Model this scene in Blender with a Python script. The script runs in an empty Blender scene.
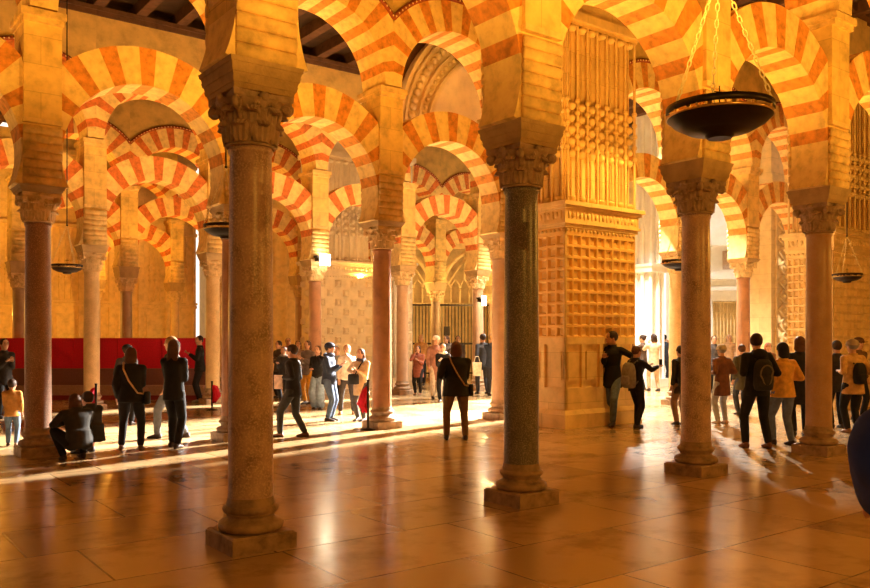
import bpy, math, random
from math import sin, cos, pi, radians, sqrt, atan2, asin
from mathutils import Vector, Matrix, noise as mnoise
random.seed(7)
sc = bpy.context.scene
COL = sc.collection
TH = 0.648                       # heading of the arcades
U = Vector((cos(TH), sin(TH), 0)); V = Vector((-sin(TH), cos(TH), 0))
F = 824.0; HOR = 338.0; EYE = 1.79
BAY = 3.15

# ------------------------------------------------------------------ materials
def nodes(name):
    m = bpy.data.materials.new(name); m.use_nodes = True
    nt = m.node_tree; b = nt.nodes['Principled BSDF']
    return m, nt, b
def N(nt, t, **kw):
    n = nt.nodes.new(t)
    for k, v in kw.items():
        if k in n.inputs: n.inputs[k].default_value = v
        else: setattr(n, k, v)
    return n
def ramp(nt, stops):
    r = nt.nodes.new('ShaderNodeValToRGB')
    e = r.color_ramp.elements
    while len(e) < len(stops): e.new(0.5)
    for i, (p, c) in enumerate(stops):
        e[i].position = p; e[i].color = (*c, 1)
    return r
def scl(c, k): return tuple(min(1, x*k) for x in c)
def stone(name, c, var=.18, scale=3.0, rough=.75, bump=.25, spots=None, spec=.3, fine=40, joints=None):
    m, nt, b = nodes(name); L = nt.links
    tc = N(nt, 'ShaderNodeTexCoord')
    oi = N(nt, 'ShaderNodeObjectInfo')
    ad = N(nt, 'ShaderNodeVectorMath', operation='MULTIPLY_ADD')
    L.new(oi.outputs['Random'], ad.inputs[0]); ad.inputs[1].default_value = (17, 9, 13); L.new(tc.outputs['Object'], ad.inputs[2])
    n1 = N(nt, 'ShaderNodeTexNoise', Scale=scale, Detail=6.0, Roughness=.6); L.new(ad.outputs[0], n1.inputs['Vector'])
    r = ramp(nt, [(.3, scl(c, 1-var)), (.5, c), (.72, scl(c, 1+var*.7))]); L.new(n1.outputs['Fac'], r.inputs[0])
    out = r.outputs[0]
    n2 = N(nt, 'ShaderNodeTexNoise', Scale=fine, Detail=3.0); L.new(ad.outputs[0], n2.inputs['Vector'])
    if spots:
        r2 = ramp(nt, [(.48, (0, 0, 0)), (.66, (1, 1, 1))]); L.new(n2.outputs['Fac'], r2.inputs[0])
        mx = N(nt, 'ShaderNodeMix', data_type='RGBA'); L.new(r2.outputs[0], mx.inputs[0]); L.new(out, mx.inputs[6]); mx.inputs[7].default_value = (*spots, 1)
        out = mx.outputs[2]
    if joints:
        bt = N(nt, 'ShaderNodeTexBrick'); mp = N(nt, 'ShaderNodeCombineXYZ'); sx = N(nt, 'ShaderNodeSeparateXYZ')
        L.new(tc.outputs['Object'], sx.inputs[0])
        aa = N(nt, 'ShaderNodeMath', operation='ADD'); L.new(sx.outputs[0], aa.inputs[0]); L.new(sx.outputs[1], aa.inputs[1])
        L.new(aa.outputs[0], mp.inputs[0]); L.new(sx.outputs[2], mp.inputs[1]); L.new(mp.outputs[0], bt.inputs['Vector'])
        bt.inputs['Scale'].default_value = 1; bt.inputs['Brick Width'].default_value = joints[0]; bt.inputs['Row Height'].default_value = joints[1]
        bt.inputs['Mortar Size'].default_value = .006; bt.inputs['Mortar Smooth'].default_value = .6
        bt.inputs['Color1'].default_value = (1, 1, 1, 1); bt.inputs['Color2'].default_value = (.86, .86, .86, 1); bt.inputs['Mortar'].default_value = (.6, .55, .5, 1)
        mm = N(nt, 'ShaderNodeMix', data_type='RGBA', blend_type='MULTIPLY'); mm.inputs[0].default_value = .8
        L.new(out, mm.inputs[6]); L.new(bt.outputs['Color'], mm.inputs[7]); out = mm.outputs[2]
    L.new(out, b.inputs['Base Color'])
    b.inputs['Roughness'].default_value = rough; b.inputs['Specular IOR Level'].default_value = spec
    if bump:
        bp = N(nt, 'ShaderNodeBump', Strength=bump, Distance=.02); 
        ma = N(nt, 'ShaderNodeMath', operation='MULTIPLY_ADD'); L.new(n2.outputs['Fac'], ma.inputs[0]); ma.inputs[1].default_value = .4; L.new(n1.outputs['Fac'], ma.inputs[2])
        L.new(ma.outputs[0], bp.inputs['Height']); L.new(bp.outputs[0], b.inputs['Normal'])
    return m
def plain(name, c, rough=.6, metal=0, noise=.12, sc_=25, emit=None, spec=.3):
    m, nt, b = nodes(name); L = nt.links
    tc = N(nt, 'ShaderNodeTexCoord')
    n1 = N(nt, 'ShaderNodeTexNoise', Scale=sc_, Detail=3.0); L.new(tc.outputs['Object'], n1.inputs['Vector'])
    r = ramp(nt, [(.3, scl(c, 1-noise)), (.7, scl(c, 1+noise))]); L.new(n1.outputs['Fac'], r.inputs[0]); L.new(r.outputs[0], b.inputs['Base Color'])
    b.inputs['Roughness'].default_value = rough; b.inputs['Metallic'].default_value = metal; b.inputs['Specular IOR Level'].default_value = spec
    if emit: b.inputs['Emission Color'].default_value = (*c, 1); b.inputs['Emission Strength'].default_value = emit
    return m
M = {}
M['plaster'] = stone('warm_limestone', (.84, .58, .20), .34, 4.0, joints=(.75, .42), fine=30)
M['vous'] = stone('cream_voussoir', (.90, .66, .27), .28, 7)
M['brick'] = stone('red_brick_voussoir', (.66, .19, .05), .4, 9)
M['lit_brick'] = stone('yellow_lit_brick_voussoir', (.68, .28, .055), .45, 9)  # brick of the near rows, yellow light put into its colour
M['roll'] = stone('corbel_stone', (.80, .56, .22), .35, 6)
M['impost'] = stone('impost_stone', (.50, .34, .16), .25, 5, bump=.5)
M['cap'] = stone('capital_marble', (.45, .32, .22), .35, 9, bump=.5)
M['capb'] = stone('pale_capital_marble', (.74, .54, .28), .3, 9, bump=.5)
M['base'] = stone('base_marble', (.38, .25, .15), .5, 8, rough=.5, bump=.4)
M['molding'] = stone('dark_red_moulding', (.30, .07, .025), .3, 9)
M['bead'] = stone('pale_bead', (.85, .62, .3), .1, 9)
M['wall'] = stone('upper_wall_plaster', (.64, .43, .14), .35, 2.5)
M['wood'] = stone('dark_ceiling_wood', (.05, .025, .012), .4, 4)
M['beam'] = stone('carved_ceiling_beam', (.11, .05, .025), .4, 5)
M['pier'] = stone('golden_carved_stone', (.86, .62, .27), .15, 4, joints=(.9, .5))
M['coffer'] = stone('golden_coffer_stone', (.84, .54, .18), .12, 4)
M['pierw'] = stone('pale_carved_stone', (.92, .80, .58), .12, 4)
M['white'] = stone('sunlit_white_stone', (.94, .91, .84), .08, 3)
M['gold'] = stone('golden_chapel_stone', (.88, .66, .32), .2, 4)
SH = {
 'pink':   stone('pink_veined_marble', (.50, .33, .27), .45, 5, rough=.32, bump=.12, spots=(.68, .50, .38), spec=.5, fine=60),
 'granite': stone('grey_speckled_granite', (.14, .125, .115), .3, 6, rough=.3, bump=.08, spots=(.40, .35, .29), spec=.5, fine=90),
 'tan':    stone('tan_marble', (.50, .32, .20), .2, 5, rough=.35, bump=.1, spots=(.5, .28, .14), spec=.5, fine=60),
 'brown':  stone('reddish_brown_marble', (.30, .16, .11), .28, 5, rough=.32, bump=.1, spots=(.55, .33, .22), spec=.5, fine=70),
 'rust':   stone('rust_coloured_marble', (.42, .20, .10), .25, 5, rough=.32, bump=.1, spec=.5),
 'yellow': stone('honey_coloured_marble', (.72, .50, .24), .2, 5, rough=.4, bump=.1, spots=(.6, .38, .18), spec=.45, fine=60),
 'dusk':   stone('dull_grey_brown_marble', (.42, .29, .18), .2, 5, rough=.4, bump=.1, spec=.45),
}
M['iron'] = plain('black_iron', (.035, .025, .02), .4, .7)
M['brass'] = plain('aged_brass', (.75, .52, .2), .3, .9)
M['chain'] = plain('worn_brass_chain', (1, .82, .5), .35, 0)
M['red'] = plain('red_fabric', (.58, .010, .035), .8)
M['maroon'] = plain('dull_maroon_cloth', (.19, .085, .075), .8)
M['mauve'] = plain('greyish_mauve_cloth', (.36, .23, .19), .8)
M['darkred'] = plain('dark_red_skirting', (.2, .02, .02), .7)
M['glow'] = plain('lit_floodlight', (1, .86, .6), .5, emit=25)
M['skin'] = plain('skin', (.58, .30, .17), .5)
M['eye'] = plain('dark_eye', (.03, .02, .015), .3)
M['lip'] = plain('lip', (.45, .14, .10), .5)

# floor
def floor_mat():
    m, nt, b = nodes('polished_marble_slabs'); L = nt.links
    tc = N(nt, 'ShaderNodeTexCoord')
    mp = N(nt, 'ShaderNodeMapping'); mp.inputs['Location'].default_value = (.35, .2, 0); L.new(tc.outputs['Object'], mp.inputs['Vector'])
    nz = N(nt, 'ShaderNodeTexNoise', Scale=.6, Detail=2.0); L.new(mp.outputs[0], nz.inputs['Vector'])
    bt = N(nt, 'ShaderNodeTexBrick'); L.new(mp.outputs[0], bt.inputs['Vector'])
    for k, v in (('Scale', 1), ('Brick Width', 1.75), ('Row Height', 1.08), ('Mortar Size', .010), ('Mortar Smooth', .3)): bt.inputs[k].default_value = v
    bt.offset = .37; bt.offset_frequency = 2; bt.squash = .75; bt.squash_frequency = 3
    bt.inputs['Color1'].default_value = (.62, .42, .21, 1); bt.inputs['Color2'].default_value = (.40, .26, .125, 1); bt.inputs['Mortar'].default_value = (.14, .06, .02, 1)
    n1 = N(nt, 'ShaderNodeTexNoise', Scale=1.1, Detail=8.0, Roughness=.65); L.new(mp.outputs[0], n1.inputs['Vector'])
    r = ramp(nt, [(.34, (.48, .42, .34)), (.5, (1, 1, 1)), (.75, (1.0, .98, .9))]); L.new(n1.outputs['Fac'], r.inputs[0])
    mx = N(nt, 'ShaderNodeMix', data_type='RGBA', blend_type='MULTIPLY'); mx.inputs[0].default_value = .85
    L.new(bt.outputs['Color'], mx.inputs[6]); L.new(r.outputs[0], mx.inputs[7]); L.new(mx.outputs[2], b.inputs['Base Color'])
    n2 = N(nt, 'ShaderNodeTexNoise', Scale=7.0, Detail=6.0, Roughness=.7); L.new(mp.outputs[0], n2.inputs['Vector'])
    r2 = ramp(nt, [(.35, (.15, .15, .15)), (.7, (.27, .27, .27))]); L.new(n2.outputs['Fac'], r2.inputs[0]); L.new(r2.outputs[0], b.inputs['Roughness'])
    b.inputs['Specular IOR Level'].default_value = .75
    bp = N(nt, 'ShaderNodeBump', Strength=.14, Distance=.004)
    ma = N(nt, 'ShaderNodeMath', operation='MULTIPLY_ADD'); L.new(bt.outputs['Fac'], ma.inputs[0]); ma.inputs[1].default_value = -1.0; ma.inputs[2].default_value = 0
    L.new(ma.outputs[0], bp.inputs['Height']); L.new(bp.outputs[0], b.inputs['Normal'])
    return m
M['floor'] = floor_mat()

# ------------------------------------------------------------------ mesh builder
class MB:
    def __init__(s): s.v = []; s.f = []; s.m = []; s.sm = []
    def add(s, vs, fs, mi=0, smooth=False, mat=None):
        o = len(s.v)
        s.v += [tuple(mat @ Vector(p)) if mat else tuple(p) for p in vs]
        s.f += [tuple(i+o for i in f) for f in fs]; s.m += [mi]*len(fs); s.sm += [smooth]*len(fs)
    def box(s, x0, x1, y0, y1, z0, z1, mi=0, mat=None, top=None):
        a = top or (x0, x1, y0, y1)
        vs = [(x0,y0,z0),(x1,y0,z0),(x1,y1,z0),(x0,y1,z0),(a[0],a[2],z1),(a[1],a[2],z1),(a[1],a[3],z1),(a[0],a[3],z1)]
        s.add(vs, [(3,2,1,0),(4,5,6,7),(0,1,5,4),(1,2,6,5),(2,3,7,6),(3,0,4,7)], mi, False, mat)
    def lathe(s, prof, seg=24, mi=0, cx=0, cy=0, smooth=True, caps=True, sx=1, sy=1, mat=None):
        vs = []; fs = []; n = len(prof)
        for r, z in prof:
            for k in range(seg):
                a = 2*pi*k/seg; vs.append((cx+r*cos(a)*sx, cy+r*sin(a)*sy, z))
        for i in range(n-1):
            for k in range(seg):
                k2 = (k+1) % seg; fs.append((i*seg+k, i*seg+k2, (i+1)*seg+k2, (i+1)*seg+k))
        s.add(vs, fs, mi, smooth, mat)
        if caps:
            s.add(vs[:seg], [tuple(range(seg-1, -1, -1))], mi, False, mat); s.add(vs[-seg:], [tuple(range(seg))], mi, False, mat)
    def loft(s, rings, mi=0, smooth=True, caps=True, mat=None):
        n = len(rings[0]); vs = [p for r in rings for p in r]; fs = []
        for i in range(len(rings)-1):
            for k in range(n):
                k2 = (k+1) % n; fs.append((i*n+k, i*n+k2, (i+1)*n+k2, (i+1)*n+k))
        if caps: fs.append(tuple(range(n-1, -1, -1))); fs.append(tuple((len(rings)-1)*n+k for k in range(n)))
        s.add(vs, fs, mi, smooth, mat)
    def tube(s, pts, rad, seg=8, mi=0, smooth=True, closed=False, mat=None):
        pts = [Vector(p) for p in pts]; n = len(pts); rings = []
        rr = rad if isinstance(rad, (list, tuple)) else [rad]*n
        t0 = (pts[1]-pts[0]).normalized(); up = Vector((0, 0, 1)) if abs(t0.z) < .9 else Vector((1, 0, 0))
        a = t0.cross(up).normalized()
        for i, p in enumerate(pts):
            if closed: t = (pts[(i+1) % n]-pts[i-1]).normalized()
            else: t = (pts[min(i+1, n-1)]-pts[max(i-1, 0)]).normalized()
            a = (a-t*a.dot(t)).normalized(); b = t.cross(a)
            rings.append([p+(a*cos(2*pi*k/seg)+b*sin(2*pi*k/seg))*rr[i] for k in range(seg)])
        if closed: rings.append(rings[0])
        s.loft(rings, mi, smooth, not closed, mat)
    def ball(s, c, r, mi=0, seg=10, rings=6, mat=None):
        if not isinstance(r, (tuple, list)): r = (r, r, r)
        vs = [(c[0], c[1], c[2]-r[2])]; fs = []
        for i in range(1, rings):
            t = -pi/2+pi*i/rings
            for k in range(seg):
                a = 2*pi*k/seg; vs.append((c[0]+r[0]*cos(t)*cos(a), c[1]+r[1]*cos(t)*sin(a), c[2]+r[2]*sin(t)))
        vs.append((c[0], c[1], c[2]+r[2])); top = len(vs)-1
        for k in range(seg):
            k2 = (k+1) % seg; fs.append((0, 1+k2, 1+k)); fs.append((top, top-seg+k, top-seg+k2))
            for i in range(rings-2): fs.append((1+i*seg+k, 1+i*seg+k2, 1+(i+1)*seg+k2, 1+(i+1)*seg+k))
        s.add(vs, fs, mi, True, mat)
    def mesh(s, name, mats):
        me = bpy.data.meshes.new(name); me.from_pydata(s.v, [], s.f)
        for m in mats: me.materials.append(m)
        me.polygons.foreach_set('material_index', s.m); me.polygons.foreach_set('use_smooth', s.sm); me.update()
        return me
def obj(name, me, parent=None, loc=None, rz=None):
    o = bpy.data.objects.new(name, me); COL.objects.link(o)
    if parent: o.parent = parent
    if loc is not None: o.location = loc
    if rz is not None: o.rotation_euler = (0, 0, rz)
    return o
def tag(o, label, cat, group=None):
    o['label'] = label; o['category'] = cat; o['kind'] = 'thing'
    if group: o['group'] = group
    return o
def empty(name, loc=(0, 0, 0), rz=0):
    o = bpy.data.objects.new(name, None); COL.objects.link(o); o.location = loc; o.rotation_euler = (0, 0, rz); o.empty_display_size = .2
    return o
def struct(o): o['kind'] = 'structure'; return o
def UN(u, n, z=0):
    p = U*u+V*n; return Vector((p.x, p.y, z))
def pix(x, y):                                   # pixel on the floor -> world
    D = F*EYE/(y-HOR); return Vector(((x-435)/F*D, D, 0))

# ------------------------------------------------------------------ camera
cam = bpy.data.cameras.new('camera'); co = bpy.data.objects.new('camera', cam); COL.objects.link(co); sc.camera = co
co.location = (0, 0, EYE); co.rotation_euler = (pi/2, 0, 0)
cam.sensor_width = 36; cam.lens = 36*F/870; cam.shift_y = (HOR-294)/870; cam.clip_end = 300

# ------------------------------------------------------------------ column parts
ZCAP = 3.42
def capital_mesh(mat):
    b = MB(); h = .43
    bell = [(.19, 0), (.205, .02), (.215, .10), (.225, .22), (.25, .29), (.285, .355), (.30, .375)]
    b.lathe(bell, 20)
    b.tube([(.2*cos(a), .2*sin(a), .012) for a in [2*pi*k/20 for k in range(20)]], .018, 6, closed=True)
    def leaf(ang, z0, hh, w, r0, curl):
        Mx = Matrix.Rotation(ang, 4, 'Z'); nu, nv = 7, 6
        fr = []; bk = []
        for j in range(nv+1):
            t = j/nv
            rad = r0+.02*t+curl*max(0, t-.5)**1.6*2.6
            z = z0+hh*(sin(min(t, .86)*pi/2/.86) if t < .86 else 1-(t-.86)*1.6)
            ww = w*(.75+.35*sin(pi*min(t*1.1, 1)))*(1-.35*max(0, t-.6)/.4)*(1+.13*(j % 2))
            for i in range(nu+1):
                s_ = (i/nu-.5)*2
                rr = rad+.018*(1-s_*s_)+.008*((i % 2)*2-1)*.6
                fr.append((rr, s_*ww, z)); bk.append((rr-.045, s_*ww*.95, z-.004))
        nn = nu+1; vs = fr+bk; o = len(fr); fs = []
        for j in range(nv):
            for i in range(nu):
                a = j*nn+i; fs.append((a, a+1, a+nn+1, a+nn)); fs.append((o+a, o+a+nn, o+a+nn+1, o+a+1))
            a = j*nn; fs.append((a, a+nn, o+a+nn, o+a)); a = j*nn+nu; fs.append((a, o+a, o+a+nn, a+nn))
        a = nv*nn; fs += [(a+i, a+i+1, o+a+i+1, o+a+i) for i in range(nu)]
        b.add(vs, fs, 0, False, Mx)
    for k in range(8): leaf(2*pi*k/8, .02, .17, .085, .215, .05)
    for k in range(8): leaf(2*pi*(k+.5)/8, .10, .21, .09, .22, .075)
    for k in range(4):                              # corner volutes
        A = pi/4+k*pi/2; Mx = Matrix.Rotation(A, 4, 'Z')
        pts = [(.235, 0, .18), (.25, 0, .24), (.28, 0, .30)]
        for i in range(13):
            t = i/12*2*pi*1.35; r = .052*(1-i/16)
            pts.append((.325-r*cos(t)*1.0, 0, .315+r*sin(t)))
        b.tube(pts, [.022]*3+[.026]*13, 6, mat=Mx)
        b.lathe([(.03, -.035), (.042, -.02), (.042, .02), (.03, .035)], 10, mat=Mx @ Matrix.Translation((.325, 0, .315)) @ Matrix.Rotation(pi/2, 4, 'X'))
        B = k*pi/2; Mb = Matrix.Rotation(B, 4, 'Z')
        b.ball((.275, 0, .39), (.035, .05, .04), mat=Mb)
        for s in (-1, 1):
            b.tube([(.225, s*.03, .22), (.245, s*.05, .27), (.262, s*.085, .325), (.262, s*.06, .345), (.258, s*.045, .32)], .016, 5, mat=Mb)
    # abacus, concave sides
    ring = []
    for k in range(4):
        for i in range(6):
            t = i/6; a = -pi/4+k*pi/2
            p0 = Vector((cos(a), sin(a), 0))*.385; p1 = Vector((cos(a+pi/2), sin(a+pi/2), 0))*.385
            p = p0.lerp(p1, t); mid = (p0+p1).normalized(); p -= mid*.035*sin(pi*t)
            ring.append(p)
    b.loft([[p*.94+Vector((0, 0, .365)) for p in ring], [p+Vector((0, 0, .38)) for p in ring], [p+Vector((0, 0, h)) for p in ring]], smooth=False)
    return b.mesh('capital', [mat])
def plinth_mesh():
    b = MB()
    b.box(-.29, .29, -.29, .29, 0, .13); b.box(-.28, .28, -.28, .28, .13, .145, top=(-.27, .27, -.27, .27))
    return b.mesh('plinth', [M['base']])
def base_mesh():
    b = MB(); pr = []
    for i in range(9): a = -pi/2+pi*i/8; pr.append((.235+.045*cos(a), .19+.045*sin(a)))
    pr.append((.232, .237))
    for i in range(1, 6): a = pi*i/6; pr.append((.228-.028*sin(a), .24+.055*i/6))
    pr.append((.226, .298))
    for i in range(7): a = -pi/2+pi*i/6; pr.append((.208+.032*cos(a), .33+.03*sin(a)))
    pr += [(.206, .362), (.207, .385), (.199, .40), (.196, .43)]
    b.lathe(pr, 32)
    return b.mesh('base', [M['base']])
def shaft_mesh(mat, H):
    b = MB(); z0 = .42; h = H-z0
    pr = [(.194, z0), (.192, z0+.04)]
    for i in range(1, 12): t = i/12; pr.append((.190-.012*t**1.5-.0*t+.003*sin(pi*t), z0+.04+(h-.12)*t))
    pr += [(.178, H-.07), (.186, H-.055), (.197, H-.035), (.186, H-.015), (.18, H)]
    b.lathe(pr, 32)
    return b.mesh('shaft', [mat])
def impost_mesh(z0, z1):
    b = MB(); n = 6
    for i in range(n):
        t0, t1 = i/n, (i+1)/n; za = z0+(z1-z0)*t0; zb = z0+(z1-z0)*t1
        f = lambda t: (.27+.055*t, .27+.075*t**.7)
        x0, y0 = f(t0); x1, y1 = f(t1); k = .007 if i % 2 else 0
        b.box(-x0-k, x0+k, -y0-k, y0+k, za, zb, top=(-x1-k, x1+k, -y1-k, y1+k))
    return b.mesh('impost_block', [M['impost']])
ZP = 4.08
def pier_mesh():
    b = MB(); w = .265
    b.box(-w, w, -.29, .29, ZP, 5.0)
    for s in (-1, 1):                                # roll corbels front and back
        for k in range(7):
            z = 4.145+k*.125; y = .308+.004*k; r = .0635
            pr = [(r*cos(a), r*sin(a)) for a in [2*pi*i/14 for i in range(14)]]
            ring0 = [(-w-.004, s*y+q[0]*.6, z+q[1]) for q in pr]; ring1 = [(w+.004, s*y+q[0]*.6, z+q[1]) for q in pr]
            b.loft([ring0, ring1] if s < 0 else [ring1, ring0], 1)
    b.box(-w-.008, w+.008, -.36, .36, 5.0, 5.07, 1)
    b.box(-w, w, -.345, .345, 5.07, 6.5)
    b.box(-w-.02, w+.02, -.40, .40, 6.5, 6.58, 1); b.box(-w-.05, w+.05, -.44, .44, 6.58, 6.68, 1)
    return b.mesh('pier', [M['plaster'], M['roll']])
# ------------------------------------------------------------------ arches
def ring_mesh(name, zc, Ri, Re, hw, a0, nv, clip, sub=3, start=0, brick='brick', plain_=0):
    plain_ *= sub
    b = MB(); tot = nv*sub; L = []
    lo = -a0; hi = pi+a0
    wd = []
    for k in range(nv): wd += [(.43 if (k+start) % 2 else .57)/sub]*sub
    S_ = sum(wd); acc = [0]
    for q in wd: acc.append(acc[-1]+q/S_)
    for i in range(tot+1):
        t = lo+(hi-lo)*acc[i]
        ct = abs(cos(t)); r = Re if ct*Re < clip else clip/ct
        r = max(r, Ri+.02)
        L.append((Ri*cos(t), zc+Ri*sin(t), r*cos(t), zc+r*sin(t)))
    for i in range(tot):
        k = i//sub; mi = (k+start) % 2
        if min(i, tot-1-i) < plain_: mi = 0
        a, c = L[i], L[i+1]
        j = .006*(1 if mi else -1)
        h_ = hw+j*.5
        vs = [(a[0],-h_,a[1]),(a[2],-h_,a[3]),(c[2],-h_,c[3]),(c[0],-h_,c[1]),(a[0],h_,a[1]),(a[2],h_,a[3]),(c[2],h_,c[3]),(c[0],h_,c[1])]
        b.add(vs, [(0,1,2,3),(7,6,5,4),(0,3,7,4),(2,1,5,6),(1,0,4,5),(3,2,6,7)], mi)
    return b.mesh(name, [M['vous'], M[brick]])
LZ, LR, LE = 4.58, 1.295, 1.90
UZ, UR, UE = 6.72, 1.38, 2.02
lower_me = ring_mesh('lower_arch', LZ, LR, LE, .29, .385, 23, BAY/2-.255, plain_=3)
lower_o = ring_mesh('lower_arch', LZ, LR, LE, .29, .385, 23, BAY/2-.255, plain_=3, brick='lit_brick')
upper_o = ring_mesh('voussoir_ring', UZ, UR, UE, .42, 0.0, 21, BAY/2, plain_=1, brick='lit_brick')
upper_me = ring_mesh('voussoir_ring', UZ, UR, UE, .42, 0.0, 21, BAY/2, plain_=1, start=0)
def molding_mesh():
    b = MB(); am = asin(min(1, (sqrt(UE**2-(BAY/2)**2))/UE)); pts = []
    R = UE+.03; lo = math.acos(BAY/2/R)
    for s in (-1, 1):
        pts = [(R*cos(t), s*.41, UZ+R*sin(t)) for t in [lo+(pi-2*lo)*i/24 for i in range(25)]]
        b.tube(pts, .055, 6)
        for i in range(34):
            t = lo+(pi-2*lo)*(i+.5)/34
            b.ball((R*cos(t), s*.455, UZ+R*sin(t)), .022, 1, 5, 4)
    return b.mesh('beaded_moulding', [M['molding'], M['bead']])
mold_me = molding_mesh()
ZTOP = 9.95
def panel_mesh():
    b = MB(); n = 24; X = [-BAY/2+BAY*i/n for i in range(n+1)]
    Z = [UZ+sqrt(max(0, (UE-.03)**2-x*x)) for x in X]
    for i in range(n):
        x0, x1, z0, z1 = X[i], X[i+1], Z[i], Z[i+1]
        vs = [(x0,-.38,z0),(x1,-.38,z1),(x1,-.38,ZTOP),(x0,-.38,ZTOP),(x0,.38,z0),(x1,.38,z1),(x1,.38,ZTOP),(x0,.38,ZTOP)]
        b.add(vs, [(0,1,2,3),(7,6,5,4),(0,4,5,1),(3,2,6,7)])
    for s in (-1, 1):
        b.box(-BAY/2, BAY/2, s*.38-.05, s*.38+.05, ZTOP-.22, ZTOP, 1); b.box(-BAY/2, BAY/2, s*.38-.09, s*.38+.09, ZTOP-.1, ZTOP, 1)
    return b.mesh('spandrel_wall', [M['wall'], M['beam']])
panel_me = panel_mesh()

cap_d = capital_mesh(M['cap']); cap_p = capital_mesh(M['capb'])
plinth_me = plinth_mesh(); base_me = base_mesh(); impost_me = impost_mesh(3.85, 4.08); pier_me = pier_mesh()
shafts = {k: shaft_mesh(m, ZCAP) for k, m in SH.items()}
ROW = {'P': (Vector((-1.568, 7.11, 0))), 'Q': Vector((-6.079, 12.62, 0)), 'R': Vector((-8.576, 20.588, 0)), 'S': Vector((-12.525, 24.823, 0)), 'T': Vector((-15.9, 30.6, 0))}
def cpos(r, i): return ROW[r]+U*BAY*(i-1)
# (shaft, capital kind, neck height, label, short name)
CD = {
 ('P',0): ('tan',0,3.42,'marble column just left of the nearest pink column, before the aisle','near left column'),
 ('P',1): ('pink',0,3.42,'big pink veined marble column nearest the camera, on a dark square plinth','nearest pink column'),
 ('P',2): ('granite',0,3.42,'dark grey speckled granite column in the front row','dark granite column'),
 ('P',3): ('pink',0,3.42,'mottled pink marble column standing right behind the big hanging lamp','column behind big lamp'),
 ('P',4): ('tan',0,3.42,'smooth tan column with people crowding on both sides of it','column amid the crowd'),
 ('P',5): ('tan',0,3.42,'tan column beyond the right edge, last of the front row','last front column'),
 ('Q',0): ('brown',0,3.55,'brown column left of the crouching pair, first of the second row','first second-row column'),
 ('Q',1): ('brown',1,3.55,'reddish brown column beside the crouching pair at far left','column by crouching pair'),
 ('Q',2): ('rust',1,3.55,'rust column mostly hidden behind the nearest pink column','column behind nearest one'),
 ('Q',3): ('rust',1,3.55,'rust brown marble column with a black post at its foot','rust middle column'),
 ('Q',4): ('tan',1,3.55,'tan column partly hidden by the dark granite column','column beside the granite one'),
 ('Q',5): ('tan',1,3.55,'tan column hidden behind the big coffered pier','column behind coffered pier'),
 ('Q',6): ('yellow',1,3.55,'honey column peeking out left of the column behind the big lamp','honey column by portal'),
 ('Q',7): ('rust',1,3.55,'slim rust column standing before the white portal','rust column before portal'),
 ('Q',8): ('tan',1,3.55,'slim column half hidden left of the column amid the crowd','slim half-hidden column'),
 ('Q',9): ('tan',1,3.55,'tan column behind the golden diapered wall at right','column behind diapered wall'),
 ('R',0): ('dusk',1,3.47,'dull column beyond the left edge in the third row','first third-row column'),
 ('R',1): ('yellow',1,3.47,'honey marble column in front of the red screen, pale carved capital','honey column before screen'),
 ('R',2): ('yellow',1,3.47,'honey column at the right end of the red screen','column at screen end'),
 ('R',3): ('rust',1,3.47,'rust column carrying the glowing floodlight on its capital','floodlit column'),
 ('R',4): ('tan',1,3.47,'pale tan column just right of the rust middle column','pale middle column'),
 ('R',5): ('tan',1,3.47,'small tan column behind the two men left of the granite column','column behind two men'),
 ('S',1): ('dusk',1,3.3,'dull grey brown column behind the red screen at far left','dull leftmost column'),
 ('S',2): ('dusk',1,3.3,'grey brown column behind the red screen, right of the honey one','dull column behind screen'),
 ('S',3): ('yellow',1,3.3,'far pale column behind the gap between the two honey columns','far pale column'),
 ('S',4): ('tan',1,3.3,'far pale column left of the floodlit column','column left of floodlight'),
 ('S',5): ('tan',1,3.3,'far tan column behind the coffered pale pier','far tan column'),
 ('S',6): ('dusk',1,3.3,'short looking column before the chapel grille in the middle distance','column before grille'),
 ('S',7): ('tan',1,3.3,'far column right of the chapel grille','column right of grille'),
 ('T',2): ('yellow',1,3.3,'tiny farthest honey column behind the red screen, below the small lamp','farthest honey column'),
 ('T',3): ('yellow',1,3.3,'farthest column against the golden back wall','farthest back column'),
}
for (r, i), (sh, ck, nz, lab, short) in CD.items():
    t = empty('column', cpos(r, i)+Vector((-.022 if (r, i) == ('P', 1) else 0, 0, 0)), TH); tag(t, lab, 'column', {'P': 'front row of columns', 'Q': 'second row of columns', 'R': 'third row of columns', 'S': 'fourth row of columns', 'T': 'farthest columns'}[r])
    obj('plinth', plinth_me, t); obj('base', base_me, t)
    s_ = obj('shaft', shafts[sh], t); s_.rotation_euler.z = random.random()*6; s_.location.z = .42-.42*(nz-.42)/3; s_.scale.z = (nz-.42)/3.0
    c = obj('capital', cap_p if ck else cap_d, t, (0, 0, nz)); dz = nz+.43
    k = (4.08-dz)/.23
    im = obj('impost_block', impost_me, t); im.scale.z = k; im.location.z = 4.08-4.08*k
    obj('pier', pier_me, t)
def arches(r, i0, i1, rowname):
    for i in range(i0, i1):
        c = (cpos(r, i)+cpos(r, i+1))/2
        a = CD.get((r, i), (0,)*5)[4] or 'a hidden support'; b_ = CD.get((r, i+1), (0,)*5)[4] or 'a hidden support'
        o = obj('lower_arch', lower_me if r in 'RST' else lower_o, None, c, TH); tag(o, f'lower striped horseshoe arch from {a} to {b_}', 'arch', 'lower arches of the '+rowname)
        if (r, i) == ('R', 4): continue
        t = empty('upper_arch', c, TH); tag(t, f'upper striped round arch from {a} to {b_}', 'arch', 'upper arches of the '+rowname)
        obj('voussoir_ring', upper_me if r in 'RST' else upper_o, t)
        obj('beaded_moulding', mold_me, t)
        obj('spandrel_wall', panel_me, t)
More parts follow.
